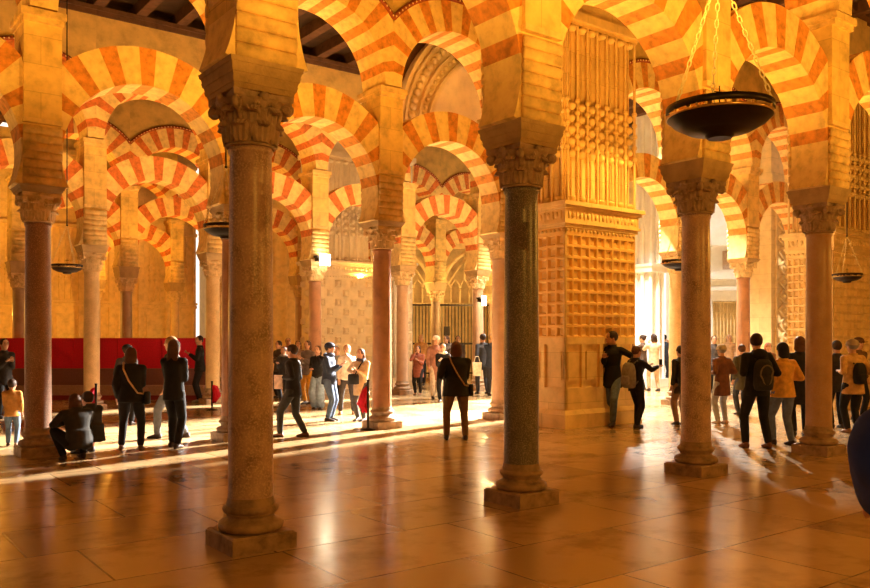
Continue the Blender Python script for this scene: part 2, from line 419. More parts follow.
arches('P', 0, 5, 'front row'); arches('Q', 0, 9, 'second row'); arches('R', 0, 6, 'third row'); arches('S', 1, 7, 'fourth row'); arches('T', 2, 3, 'back row')

# ------------------------------------------------------------------ setting
b = MB(); b.box(-14, 60, -12, 50, -.3, 0)
fl = obj('floor', b.mesh('floor', [M['floor']]), None, (0, 0, 0), TH); struct(fl)
b = MB(); b.box(-14, 27.5, -12, 36, 10.25, 10.6)
struct(obj('ceiling', b.mesh('ceiling', [M['wood']]), None, (0, 0, 0), TH))
b = MB()
for k in range(38):
    u = -12+k*1.03
    b.box(u, u+.26, -10, 36, 9.95, 10.27); 
for n in (10.2, 17.7, 24.4, 30): b.box(-13, 27, n-.1, n+.1, 10.0, 10.26)
struct(obj('trim_1', b.mesh('ceiling_beams', [M['beam']]), None, (0, 0, 0), TH))

b = MB()
b.box(27, 27.5, -12, 12.7, 0, 10.3); b.box(27, 27.5, 21.9, 25.5, 0, 10.3); b.box(27, 27.5, 12.7, 21.9, 9.6, 10.3)
struct(obj('light_block_wall', b.mesh('light_block_wall', [M['wall']]), None, (0, 0, 0), TH))  # added end wall, shaped to keep sunlight out of the front aisle
# ------------------------------------------------------------------ carved piers
def coffers(b, x0, x1, z0, z1, nx, nz, f, depth=.05, raised=False, mi=0, alt=False):
    """grid of recessed / raised squares; f maps (s,z,d) to a point, d = out of the wall"""
    dx = (x1-x0)/nx; dz = (z1-z0)/nz
    for i in range(nx):
        for j in range(nz):
            if alt and (i+j) % 2: 
                xa, xb, za, zb = x0+i*dx, x0+(i+1)*dx, z0+j*dz, z0+(j+1)*dz
                b.add([f(xa,za,0),f(xb,za,0),f(xb,zb,0),f(xa,zb,0)], [(0,1,2,3)], mi); continue
            xa, xb, za, zb = x0+i*dx, x0+(i+1)*dx, z0+j*dz, z0+(j+1)*dz
            m1, m2 = .09, .27
            q = lambda m, d: [f(xa+dx*m, za+dz*m, d), f(xb-dx*m, za+dz*m, d), f(xb-dx*m, zb-dz*m, d), f(xa+dx*m, zb-dz*m, d)]
            d1 = -depth if not raised else depth
            vs = q(0, 0)+q(m1, 0)+q(m2, d1)+q(m2+.06, d1*.6)
            fs = []
            for k in range(3):
                for e in range(4):
                    e2 = (e+1) % 4; fs.append((k*4+e, k*4+e2, k*4+4+e2, k*4+4+e))
            fs.append((12, 13, 14, 15))
            b.add(vs, fs, mi)
def carved_pier(u0, n0, du, dn, label, mats='pier', grid=(9, 9, 4), zg=(1.8, 3.85), raised=False, alt=False, top=10.2, cols=7, nb=True):
    m = M[mats]
    t = empty('carved_pier', UN(u0, n0), TH); tag(t, label, 'pier')
    faces = [(lambda s, z, d: (s, -d, z), du), (lambda s, z, d: (-d, dn-s, z), dn)]
    # base
    b = MB(); b.box(-.10, du+.10, -.10, dn+.1, 0, .28); b.box(-.07, du+.07, -.07, dn+.07, .28, .36, top=(-.02, du+.02, -.02, dn+.02))
    obj('pier_base', b.mesh('pier_base', [m]), t)
    b = MB(); b.box(.06, du-.06, .06, dn-.06, .3, 4.0)
    b.box(0, .06, 0, .06, .36, 4.0); b.box(0, du, 0, .07, .36, .8); b.box(0, .07, 0, dn, .36, .8)
    b.box(0, du, 0, .07, zg[0]-.14, zg[0]); b.box(0, .07, 0, dn, zg[0]-.14, zg[0])
    for f, L in faces:
        k = max(1, round(L/.55)); w = L/k
        for i in range(k):
            s0 = i*w
            for (sa, sb, za, zb, d) in ((s0, s0+.05, .8, zg[0]-.14, 0), (s0+w-.05, s0+w, .8, zg[0]-.14, 0)):
                A = f(sa, za, 0); B = f(sb, zb, -.07)
                b.box(min(A[0], B[0]), max(A[0], B[0]), min(A[1], B[1]), max(A[1], B[1]), za, zb)
            c = [f(s0+w*.22, .95, -.02), f(s0+w*.78, zg[0]-.28, -.06)]
            b.box(min(c[0][0], c[1][0]), max(c[0][0], c[1][0]), min(c[0][1], c[1][1]), max(c[0][1], c[1][1]), .95, zg[0]-.28)
    obj('pier_shaft', b.mesh('pier_shaft', [m]), t)
    b = MB()
    for k, (f, L) in enumerate(faces):
        nx = grid[0] if k == 0 else grid[2]
        coffers(b, 0, L, zg[0], zg[1], nx, grid[1], f, .09, raised, 0, alt)
    b.box(0, du, 0, .02, zg[1], 4.0); b.box(0, .02, 0, dn, zg[1], 4.0)
    obj('coffered_panel', b.mesh('coffered_panel', [M['coffer'] if mats == 'pier' else m]), t)
    b = MB()
    for (z, zz, e) in ((3.98, 4.05, .04), (4.05, 4.1, .08), (4.1, 4.34, .05), (4.34, 4.4, .10), (4.4, 4.48, .15)):
        b.box(-e, du+e, -e, dn+e, z, zz)
    for f, L in faces:
        n = int(L/.11)
        for i in range(n):
            p = f((i+.5)*L/n, 4.22, .05); b.ball(p, (.045, .045, .07) if i % 2 else (.03, .03, .09), 0, 6, 4)
            p = f((i+.5)*L/n, 3.93, .01); b.ball(p, .035, 0, 6, 4)
    obj('carved_frieze', b.mesh('carved_frieze', [m]), t)
    b = MB(); b.box(.10, du-.1, .10, dn-.1, 4.48, top)
    b.box(0, .12, 0, .12, 4.48, 8.1)
    for f, L in faces:
        n = max(2, round(cols*L/du)); w = (L-.1)/n
        for i in range(n+1):
            A = f(.05+i*w, 0, .02)
            b.lathe([(.028, 4.5), (.028, 8.0)], 8, cx=A[0], cy=A[1])
            if i < n:
                for q in (.3, .7):
                    B = f(.05+(i+q)*w, 0, -.075); b.lathe([(.016, 4.5), (.016, 8.0)], 6, cx=B[0], cy=B[1])
        if nb:
            for j in range(5):
                z = 5.45+j*.235
                for i in range(n):
                    p = f(.05+(i+.5)*w, z, -.01); b.ball(p, (w*.30, w*.30, w*.28), 0, 10, 7)
                for i in range(n+1):
                    p = f(.05+i*w, z+.117, .02); b.ball(p, (w*.2, w*.2, w*.22), 0, 8, 5)
            for i in range(n):
                p = f(.05+(i+.5)*w, 7.93, 0); b.ball(p, (w*.36, w*.36, .07), 0, 8, 5); p = f(.05+(i+.5)*w, 4.56, 0); b.ball(p, (w*.3, w*.3, .06), 0, 8, 5)
    b.box(-.03, du+.03, -.03, dn+.03, 8.0, 8.08); b.box(-.1, du+.1, -.1, dn+.1, 8.08, 8.25)
    b.box(-.02, du+.02, -.02, dn+.02, 8.25, top)
    obj('fluted_panel', b.mesh('fluted_panel', [m]), t)
    return t
def un(p): return (p.x*U.x+p.y*U.y, p.x*V.x+p.y*V.y)
ua, na = un(Vector((2.556, 16.2, 0)))
carved_pier(ua, na, 2.12, 1.25, 'massive golden pier with a coffered face, right of the granite column', grid=(9, 9, 5))
ub, nb_ = un(Vector((9.90, 20.5, 0)))
carved_pier(ub, nb_, 4.2, 1.2, 'golden wall pier with small squares at the right edge, behind the crowd', 'gold', grid=(24, 14, 8), zg=(1.0, 3.85), cols=16)
ud, nd = un(Vector((-4.0, 28.2, 0)))
carved_pier(ud, nd, 2.2, 1.2, 'pale coffered pier behind the tour group, left of the rust middle column', 'pierw', grid=(7, 9, 4), zg=(.9, 3.85), raised=True, alt=True)
ue, ne = un(Vector((-1.45, 29.2, 0)))
carved_pier(ue, ne, .8, .9, 'narrow sunlit white pier right of the rust middle column', 'white', grid=(2, 8, 2), zg=(.9, 3.85), cols=3, nb=False)
# clustered white pier in the bright gap
def shaft_cluster(u, n, s, label, mat, H=10.1, name='clustered_pier'):
    t = empty(name, UN(u, n), TH); tag(t, label, 'pier')
    b = MB(); b.box(-s, s, -s, s, 0, .3); obj('pier_base', b.mesh('pier_base', [mat]), t)
    b = MB(); b.box(-s*.6, s*.6, -s*.6, s*.6, .3, H)
    for k in range(8):
        a = k*pi/4; rr = s*.78 if k % 2 == 0 else s*.95
        b.lathe([(s*.2, .3), (s*.17, .5), (s*.15, .55), (s*.15, H)], 12, cx=rr*cos(a), cy=rr*sin(a))
    obj('shaft_cluster', b.mesh('shaft_cluster', [mat]), t)
    b = MB(); b.box(-s*1.1, s*1.1, -s*1.1, s*1.1, 4.2, 4.4); b.box(-s*1.2, s*1.2, -s*1.2, s*1.2, 4.4, 4.5); obj('cornice', b.mesh('cornice', [mat]), t)
ug, ng = un(Vector((7.95, 30.6, 0)))
shaft_cluster(ug, ng, .50, 'white clustered pier in the bright gap right of the massive golden pier', M['white'])

# pier with the diamond chain
up_, np_ = un(Vector((11.55, 28.3, 0)))
t = empty('diamond_pier', UN(up_, np_), TH); tag(t, 'golden pier with a carved chain of diamonds, left of the column amid the crowd', 'pier')
b = MB(); b.box(0, 2.1, 0, 1.0, 0, 10.1); b.box(-.1, 2.2, -.1, 1.1, 0, .4); b.box(-.1, 2.2, -.1, 1.1, 7.1, 7.4); obj('pier_shaft', b.mesh('pier_shaft', [M['pier']]), t)
b = MB()
b.box(.25, .33, -.05, 0, .4, 7.1); b.box(1.25, 1.33, -.05, 0, .4, 7.1); b.box(1.8, 1.9, -.05, 0, .4, 7.1)
for k in range(13):
    z = .75+k*.5
    for (a, c) in (((.42, z), (.8, z+.25)), ((.8, z+.25), (1.16, z)), ((1.16, z), (.8, z-.25)), ((.8, z-.25), (.42, z))):
        b.tube([(a[0], -.02, a[1]), (c[0], -.02, c[1])], .045, 5)
    b.ball((.8, -.02, z), .08, 0, 7, 5)
obj('diamond_chain', b.mesh('diamond_chain', [M['pier']]), t)

# white portal far right
t = empty('white_portal', UN(36, 23.3), TH-.9+pi*0); tag(t, 'sunlit white stone portal with pediment and barred doorway, far behind the crowd', 'portal')
b = MB(); m = M['white']
b.box(-3.2, -1.0, 0, .8, 0, 11); b.box(1.0, 4.2, 0, .8, 0, 11); b.box(-1.0, 1.0, 0, .8, 3.6, 11)
obj('facade', b.mesh('facade', [m]), t)
b = MB()
for s in (-1, 1):
    b.box(s*1.25-.18, s*1.25+.18, -.25, 0, 0, 3.9); b.box(s*1.25-.24, s*1.25+.24, -.3, 0, 0, .5); b.box(s*1.25-.24, s*1.25+.24, -.3, 0, 3.9, 4.1)
b.box(-1.7, 1.7, -.35, 0, 4.1, 4.3); b.box(-1.6, 1.6, -.2, 0, 4.3, 4.65); b.box(-1.8, 1.8, -.45, 0, 4.65, 4.85)
obj('door_frame', b.mesh('door_frame', [m]), t)
b = MB()
b.add([(-1.7,-.4,6.5),(1.7,-.4,6.5),(0,-.4,7.7),(-1.7,0,6.5),(1.7,0,6.5),(0,0,7.7)], [(0,1,2),(0,3,4,1),(1,4,5,2),(2,5,3,0)])
b.box(-1.8, 1.8, -.42, 0, 6.3, 6.5)
obj('pediment', b.mesh('pediment', [m]), t)
b = MB(); b.box(-.55, .55, -.12, 0, 5.15, 6.05); obj('plaque', b.mesh('plaque', [M['cap']]), t)
b = MB()
for k in range(13): b.tube([(-.95+k*.158, .1, 0), (-.95+k*.158, .1, 3.6)], .025, 5)
for z in (.6, 1.8, 3.0, 3.5): b.box(-.97, .97, .06, .14, z, z+.06)
b.box(-1, 1, .5, .55, 0, 3.6)
obj('grille', b.mesh('grille', [M['gold']]), t)

# golden chapel with iron grille
b = MB(); X0 = -2.6; X1 = 3.4
t = empty('chapel_screen', (.1, 37.0, 0), .12); tag(t, 'golden chapel front with pointed tracery openings in the middle distance', 'chapel')
g = M['gold']
b.box(-9.0, -2.4, 0, .6, 0, 10.1); b.box(2.3, 6.2, 0, .6, 0, 10.1); b.box(-2.4, 2.3, 0, .6, 5.8, 10.1)
b.box(-.2, .2, -.1, .6, 0, 5.8)
obj('chapel_wall', b.mesh('chapel_wall', [g]), t)
b = MB()
for k in range(10):
    x = -8.6+k*.62
    b.box(x, x+.1, -.08, 0, .4, 9.5)
for k in range(8):
    x = 2.5+k*.48
    b.lathe([(.11, 0), (.11, 4.0), (.16, 4.1), (.16, 4.25), (.09, 4.3), (.09, 9.6)], 10, cx=x, cy=-.05)
for z in (.5, 4.1, 6.4, 9.2): b.box(2.3, 6.2, -.2, 0, z, z+.14); b.box(-9, -2.4, -.15, 0, z, z+.14)
obj('wall_shafts', b.mesh('wall_shafts', [g]), t)
b = MB()
for cx in (-1.3, 1.25):
    hw = 1.05
    for s in (-1, 1):
        pts = [(cx+s*hw, 0, 0), (cx+s*hw, 0, 3.8)]+[(cx+s*(hw-(2*hw)*(1-cos(a))), 0, 3.8+2*hw*sin(a)) for a in [i*pi/3/8 for i in range(1, 9)]]
        b.tube(pts, .1, 6)
    for k in range(4):                                # mullions carrying small pointed arches
        x = cx-.63+k*.42; b.tube([(x, 0, 3.3), (x, 0, 4.0)], .04, 5)
    for k in range(5):
        x0 = cx-1.05+k*.42
        b.tube([(x0, 0, 4.0), (x0+.05, 0, 4.2), (x0+.21, 0, 4.42), (x0+.37, 0, 4.2), (x0+.42, 0, 4.0)], .035, 5)
    for s in (-1, 1): b.tube([(cx+s*.75, 0, 4.2), (cx+s*.42, 0, 4.75), (cx, 0, 5.3)], .04, 5)
    b.tube([(cx, 0, 4.4), (cx, 0, 5.4)], .04, 5)
    b.box(cx-hw, cx+hw, -.12, .12, 3.2, 3.36)
obj('tracery', b.mesh('tracery', [g]), t)
t2 = empty('iron_grille', (.1, 36.3, 0), .12); tag(t2, 'dark iron railing gate in front of the golden chapel', 'grille')
b = MB()
for k in range(34): b.tube([(-2.4+k*.145, 0, 0), (-2.4+k*.145, 0, 3.3)], .02, 5)
obj('bars', b.mesh('bars', [M['iron']]), t2)
b = MB()
for z in (.2, 1.5, 3.2): b.box(-2.45, 2.45, -.03, .03, z, z+.08)
b.box(.28, .55, -.06, .0, 1.9, 2.3)
obj('rails', b.mesh('rails', [M['iron']]), t2)
b = MB(); b.box(-3, 7, 3.2, 3.4, 0, 10.1); 
o = obj('wall_back', b.mesh('wall_back', [g]), None, (.1, 37, 0), .12); struct(o)

# golden back wall behind the red screen
t = MB()
def back_panel(u0, u1, n, label, mat):
    L = u1-u0; e = empty('paneled_wall', UN(u0, n), TH); tag(e, label, 'wall')
    b = MB(); b.box(0, L, 0, .8, 0, 10.1); obj('wall_body', b.mesh('wall_body', [mat]), e)
    b = MB()
    for z, h, d in ((0, .4, .12), (3.1, .12, .1), (3.25, .1, .16), (6.3, .15, .14), (9.3, .2, .15)): b.box(-.05, L+.05, -d, 0, z, z+h)
    k = max(1, int(L/1.1)); w = L/k
    for i in range(k+1):
        x = i*w; b.box(max(0, x-.12), min(L, x+.12), -.09, 0, .4, 9.3)
    for i in range(k):
        x = (i+.5)*w
        for q in range(3): b.box(x-.25+q*.22, x-.2+q*.22, -.05, 0, 3.4, 6.3)
        for j in range(4):
            for q in range(3): b.ball((x-.22+q*.22, -.02, 4.3+j*.22), .07, 0, 6, 4)
        b.box(x-w*.3, x+w*.3, -.04, 0, .9, 2.8)
    obj('wall_pilasters', b.mesh('wall_pilasters', [mat]), e)
back_panel(-7, 4.0, 36.0, 'golden panelled wall seen above the left end of the red screen', M['gold'])
back_panel(4.05, 13.75, 36.0, 'golden panelled wall with lattice, above the right half of the red screen', M['gold'])
back_panel(14.25, 18.3, 36.0, 'pale panelled wall left of the floodlit column, behind the tour group', M['pierw'])
back_panel(19.0, 19.5, 36.0, 'narrow pale wall strip between bright openings behind the tour group', M['pierw'])
# big carved cathedral arch seen through the second row
t = empty('carved_arch', UN(13.35, 15.0), TH); tag(t, 'pale carved round arch with bead rows, seen through the arches above the centre', 'arch')
def cring(b, r0, r1, y0, y1, zc=6.3):
    for i in range(40):
        a, c = pi*i/40, pi*(i+1)/40
        q = [(r0, a), (r1, a), (r1, c), (r0, c)]
        vs = [(r*cos(w), y0, zc+r*sin(w)) for r, w in q]+[(r*cos(w), y1, zc+r*sin(w)) for r, w in q]
        b.add(vs, [(0,1,2,3),(7,6,5,4),(0,3,7,4),(2,1,5,6)])
b = MB(); cring(b, 2.2, 3.1, 0, .6); cring(b, 2.2, 2.3, -.12, 0); cring(b, 2.5, 2.56, -.1, 0); cring(b, 2.86, 2.92, -.1, 0); cring(b, 3.02, 3.1, -.16, 0)
for k in range(46):
    a = pi*(k+.5)/46
    b.ball((2.72*cos(a), -.04, 6.3+2.72*sin(a)), (.09, .09, .09), 0, 7, 5)
    b.ball((2.4*cos(a), -.03, 6.3+2.4*sin(a)), (.05, .06, .05), 0, 6, 4)
obj('arch_band', b.mesh('arch_band', [M['pierw']]), t)
b = MB(); n_ = 24
ring_ = [(2.25*cos(a), 6.3+2.25*sin(a)) for a in [asin(.3/2.25)+(pi-2*asin(.3/2.25))*i/n_ for i in range(n_+1)]]
b.add([(x, .2, z) for x, z in ring_]+[(x, .4, z) for x, z in ring_], [tuple(range(n_+1)), tuple(range(2*n_+1, n_, -1)), (0, n_+1, 2*n_+1, n_)])
obj('tympanum', b.mesh('tympanum', [M['pierw']]), t)
b = MB()
for i in range(40):
    a, c = pi*i/40, pi*(i+1)/40; x0, x1 = 3.05*cos(a), 3.05*cos(c); z0, z1 = 6.3+3.05*sin(a), 6.3+3.05*sin(c)
    b.add([(x0,.05,z0),(x1,.05,z1),(x1,.05,10.2),(x0,.05,10.2),(x0,.5,z0),(x1,.5,z1),(x1,.5,10.2),(x0,.5,10.2)], [(0,1,2,3),(7,6,5,4),(0,4,5,1)])
obj('spandrel', b.mesh('spandrel', [M['beam']]), t)
back_panel(-13, 27, -11.9, 'plain rear wall behind the camera', M['plaster'])

# ------------------------------------------------------------------ red screen
t = empty('red_screen', (-14.5, 24.15, 0)); tag(t, 'long red cloth screen above a stepped dull maroon base, at left', 'screen')
b = MB()
for k in range(6): b.box(k*1.3, k*1.3+1.285, 0, .06, .9, 1.79)
obj('red_cloth', b.mesh('red_cloth', [M['red']]), t)
b = MB(); b.box(0, 7.8, -.12, .1, .42, .9); obj('upper_step', b.mesh('upper_step', [M['maroon']]), t)
b = MB(); b.box(0, 7.8, -.3, .1, .13, .42); obj('lower_step', b.mesh('lower_step', [M['mauve']]), t)
b = MB(); b.box(0, 7.8, -.34, .1, 0, .13); obj('skirting', b.mesh('skirting', [M['darkred']]), t)

# ------------------------------------------------------------------ hanging lamps
def lamp(px, y, D, R, label, chain_top=10.0):
    X = (px-435)/F*D; z = EYE+(HOR-y)*D/F
    t = empty('hanging_lamp', (X, D, z), .3); tag(t, label, 'lamp', 'dish lamps hung on chains')
    b = MB()
    b.lathe([(R*.22, -R*.40), (R*.27, -R*.36), (R*.27, -R*.32), (R*.60, -R*.26), (R*.86, -R*.12), (R*.96, 0), (R*.985, .0), (R*.94, -R*.02), (R*.80, -R*.08), (.01, -R*.1)], 40)
    dish = obj('dish', b.mesh('dish', [M['iron']]), t)
    b = MB(); b.lathe([(R*.97, R*.09), (R, R*.09), (R, R*.22), (R*.97, R*.22), (R*.97, R*.09)], 40, caps=False); obj('iron_hoop', b.mesh('iron_hoop', [M['iron']]), t)
    b = MB(); b.lathe([(R*.965, -.002), (R*1.0, -.002), (R*1.0, R*.035), (R*.965, R*.035), (R*.965, -.002)], 40, caps=False)
    for k in range(12): a = k*pi/6; b.box(-.006, .006, -.006, .006, 0, R*.1, mat=Matrix.Translation((R*.98*cos(a), R*.98*sin(a), 0)))
    for k in range(12):
        a = k*pi/6+.2; b.lathe([(R*.045, .01), (R*.05, R*.16)], 8, 0, cx=R*.82*cos(a), cy=R*.82*sin(a))
    obj('brass_rim', b.mesh('brass_rim', [M['brass']]), t)
    b = MB(); b.tube([(0, 0, -R*.05), (0, 0, R*.62)], R*.012, 5); b.tube([(-R*.11, 0, R*.5), (R*.11, 0, R*.5)], R*.012, 5); obj('cross', b.mesh('cross', [M['iron']]), dish)
    top = R*2.85
    for k in range(3):
        a = radians(62.8+k*120); p0 = Vector((R*.98*cos(a), R*.98*sin(a), R*.2)); p1 = Vector((0, 0, top))
        b = MB(); L = (p1-p0).length; n = int(L/(R*.145)); d = (p1-p0).normalized(); q = d.to_track_quat('Z', 'Y').to_matrix().to_4x4()
        for i in range(n):
            c = p0+(p1-p0)*((i+.5)/n); Mx = Matrix.Translation(c) @ q @ Matrix.Rotation(pi/2*(i % 2), 4, 'Z')
            b.tube([(R*.035*cos(w), 0, R*.095*sin(w)) for w in [2*pi*j/8 for j in range(8)]], R*.014, 5, closed=True, mat=Mx)
        obj('chain', b.mesh('chain', [M['chain']]), t)
    b = MB(); b.ball((0, 0, top), R*.07); b.tube([(0, 0, top), (0, 0, 9.95-z)], .012, 6); obj('suspension_rod', b.mesh('suspension_rod', [M['iron']]), t)
lamp(719.5, 118, 6.1, .385, 'big black dish lamp on three chains at upper right')
lamp(847, 277, 18.6, .325, 'small dish lamp hanging before the golden wall at right')
lamp(67, 268, 16.5, .30, 'small dish lamp hanging over the red screen at left')
lamp(226, 230, 11.2, .30, 'dish lamp partly hidden left of the nearest pink column')
lamp(679, 264, 16.2, .33, 'dish lamp half hidden by the column behind the big lamp')

# floodlight on R3
def flood(p, label, sz=1):
    t = empty('floodlight', p, TH); tag(t, label, 'floodlight')
    b = MB(); b.box(-.2*sz, .2*sz, -.12, .1, 0, .1); b.box(-.24*sz, .24*sz, -.08, .12, .1, .16); obj('housing', b.mesh('housing', [M['iron']]), t)
    b = MB(); b.box(-.17*sz, .17*sz, -.145, -.125, -.12, .20); obj('lit_glass', b.mesh('lit_glass', [M['glow']]), t)
p = cpos('R', 5)+V*(-.42)-U*.2+Vector((0, 0, 3.0)); flood(p, 'small glowing floodlight fixed to the column behind the two men', .5)
p = cpos('R', 3)+V*(-.46)+Vector((0, 0, 4.02)); flood(p, 'glowing floodlight on the capital of the column left of the pale coffered pier')

# ------------------------------------------------------------------ stanchions
def stanchion(x, y, h, label, side=1):
    p = pix(x, y)
    t = empty('stanchion', p); tag(t, label, 'stanchion', 'black posts with red rope')
    b = MB(); b.lathe([(.15, 0), (.15, .015), (.05, .035), (.02, .05)], 20); obj('foot', b.mesh('foot', [M['iron']]), t)
    b = MB(); b.lathe([(.025, .04), (.025, h-.03), (.032, h-.03), (.032, h)], 12); obj('post', b.mesh('post', [M['iron']]), t)
    b = MB()
    for k in range(7):
        a = k*.9; zz = h*.62+.05*sin(k*2.1)
        b.tube([(side*(.03), 0, h*.86), (side*(.08+.02*cos(a)), .05*sin(a), zz+.08), (side*(.13+.04*cos(a)), .06*sin(a), zz-.10), (side*(.08+.03*sin(a)), .05*cos(a), zz-.2), (side*.03, .03, zz-.05)], [.015, .05, .055, .045, .02], 7)
    obj('red_rope', b.mesh('red_rope', [M['red']]), t)
stanchion(368, 430, .98, 'black post with a bundled red rope beside the rust middle column', -1)
stanchion(96, 414, .72, 'black post with a red rope at the foot of the honey column', -1)
stanchion(212, 410, .72, 'black post with red rope at the screen end, left of nearest column', 1)
# ------------------------------------------------------------------ people
PM = {}
def cloth(c, rough=.8):
    k = tuple(round(x, 3) for x in c)
    if k not in PM: PM[k] = plain('cloth', c, rough, noise=.22, sc_=14)
    return PM[k]
dg = None
def remesh(b, vox, smooth=4):
    me = b.mesh('tmp', []); o = bpy.data.objects.new('tmp', me); COL.objects.link(o)
    r = o.modifiers.new('r', 'REMESH'); r.mode = 'VOXEL'; r.voxel_size = vox; r.use_smooth_shade = True
    s = o.modifiers.new('s', 'SMOOTH'); s.factor = .5; s.iterations = smooth
    d = bpy.context.evaluated_depsgraph_get(); ev = o.evaluated_get(d); m = bpy.data.meshes.new_from_object(ev)
    bpy.data.objects.remove(o); bpy.data.meshes.remove(me)
    m.polygons.foreach_set('use_smooth', [True]*len(m.polygons))
    return m
def cap(b, p, q, r1, r2, seg=10):
    """tapered limb with rounded ends"""
    p = Vector(p); q = Vector(q); d = (q-p).normalized()
    pts = []; rr = []
    for t in (-1, -.8, -.45): pts.append(p+d*r1*t); rr.append(r1*sqrt(max(0.02, 1-t*t)))
    pts.append(p); rr.append(r1); pts.append(p.lerp(q, .5)); rr.append((r1+r2)/2*1.03); pts.append(q); rr.append(r2)
    for t in (.45, .8, 1): pts.append(q+d*r2*t); rr.append(r2*sqrt(max(.02, 1-t*t)))
    b.tube(pts, rr, seg)
def ell(c, rx, ry, n=16, xa=Vector((1, 0, 0)), ya=Vector((0, 1, 0))):
    c = Vector(c); out = []
    for k in range(n):
        a = 2*pi*k/n; out.append(c+xa*rx*cos(a)+ya*ry*sin(a))
    return out
def ik(A, C, l1, l2, pole):
    A = Vector(A); C = Vector(C); d = C-A; L = d.length
    if L > (l1+l2)*.995: C = A+d*((l1+l2)*.995/L); d = C-A; L = d.length
    x = (l1*l1-l2*l2+L*L)/(2*L); h = sqrt(max(0, l1*l1-x*x)); u = d/L; p = Vector(pole); p = (p-u*p.dot(u)).normalized()
    return A+u*x+p*h, C
def hand(b, w, d, side, s=1.0, curl=.5):
    """palm with four bent fingers and a thumb; d = forearm direction"""
    w = Vector(w); d = Vector(d).normalized(); up = Vector((0, 0, 1)) if abs(d.z) < .85 else Vector((0, 1, 0))
    a = d.cross(up).normalized()*side; nrm = a.cross(d).normalized()
    k = .043*s
    b.loft([ell(w+d*(t*.085*s), (.026+.014*min(1, t*2))*s, .014*s, 10, a, nrm) for t in (0, .35, .7, 1)])
    for i, (o, L) in enumerate(((-.03, .062), (-.010, .072), (.010, .067), (.029, .052))):
        p0 = w+d*.07*s+a*o*s; p1 = p0+d*L*.45*s+d*.02*s; p2 = p1+(d*cos(curl)+nrm*sin(curl)*-1)*L*.35*s; p3 = p2+(d*cos(curl*2)-nrm*sin(curl*2))*L*.3*s
        b.tube([p0, p1, p2, p3], [.0095*s, .009*s, .0082*s, .0065*s], 6)
    p0 = w+d*.02*s-a*.022*s; p1 = p0+(d*.6-a*.75-nrm*.2)*.038*s; p2 = p1+(d*.95-a*.25-nrm*.3)*.032*s
    b.tube([p0, p1, p2], [.0125*s, .011*s, .008*s], 6)
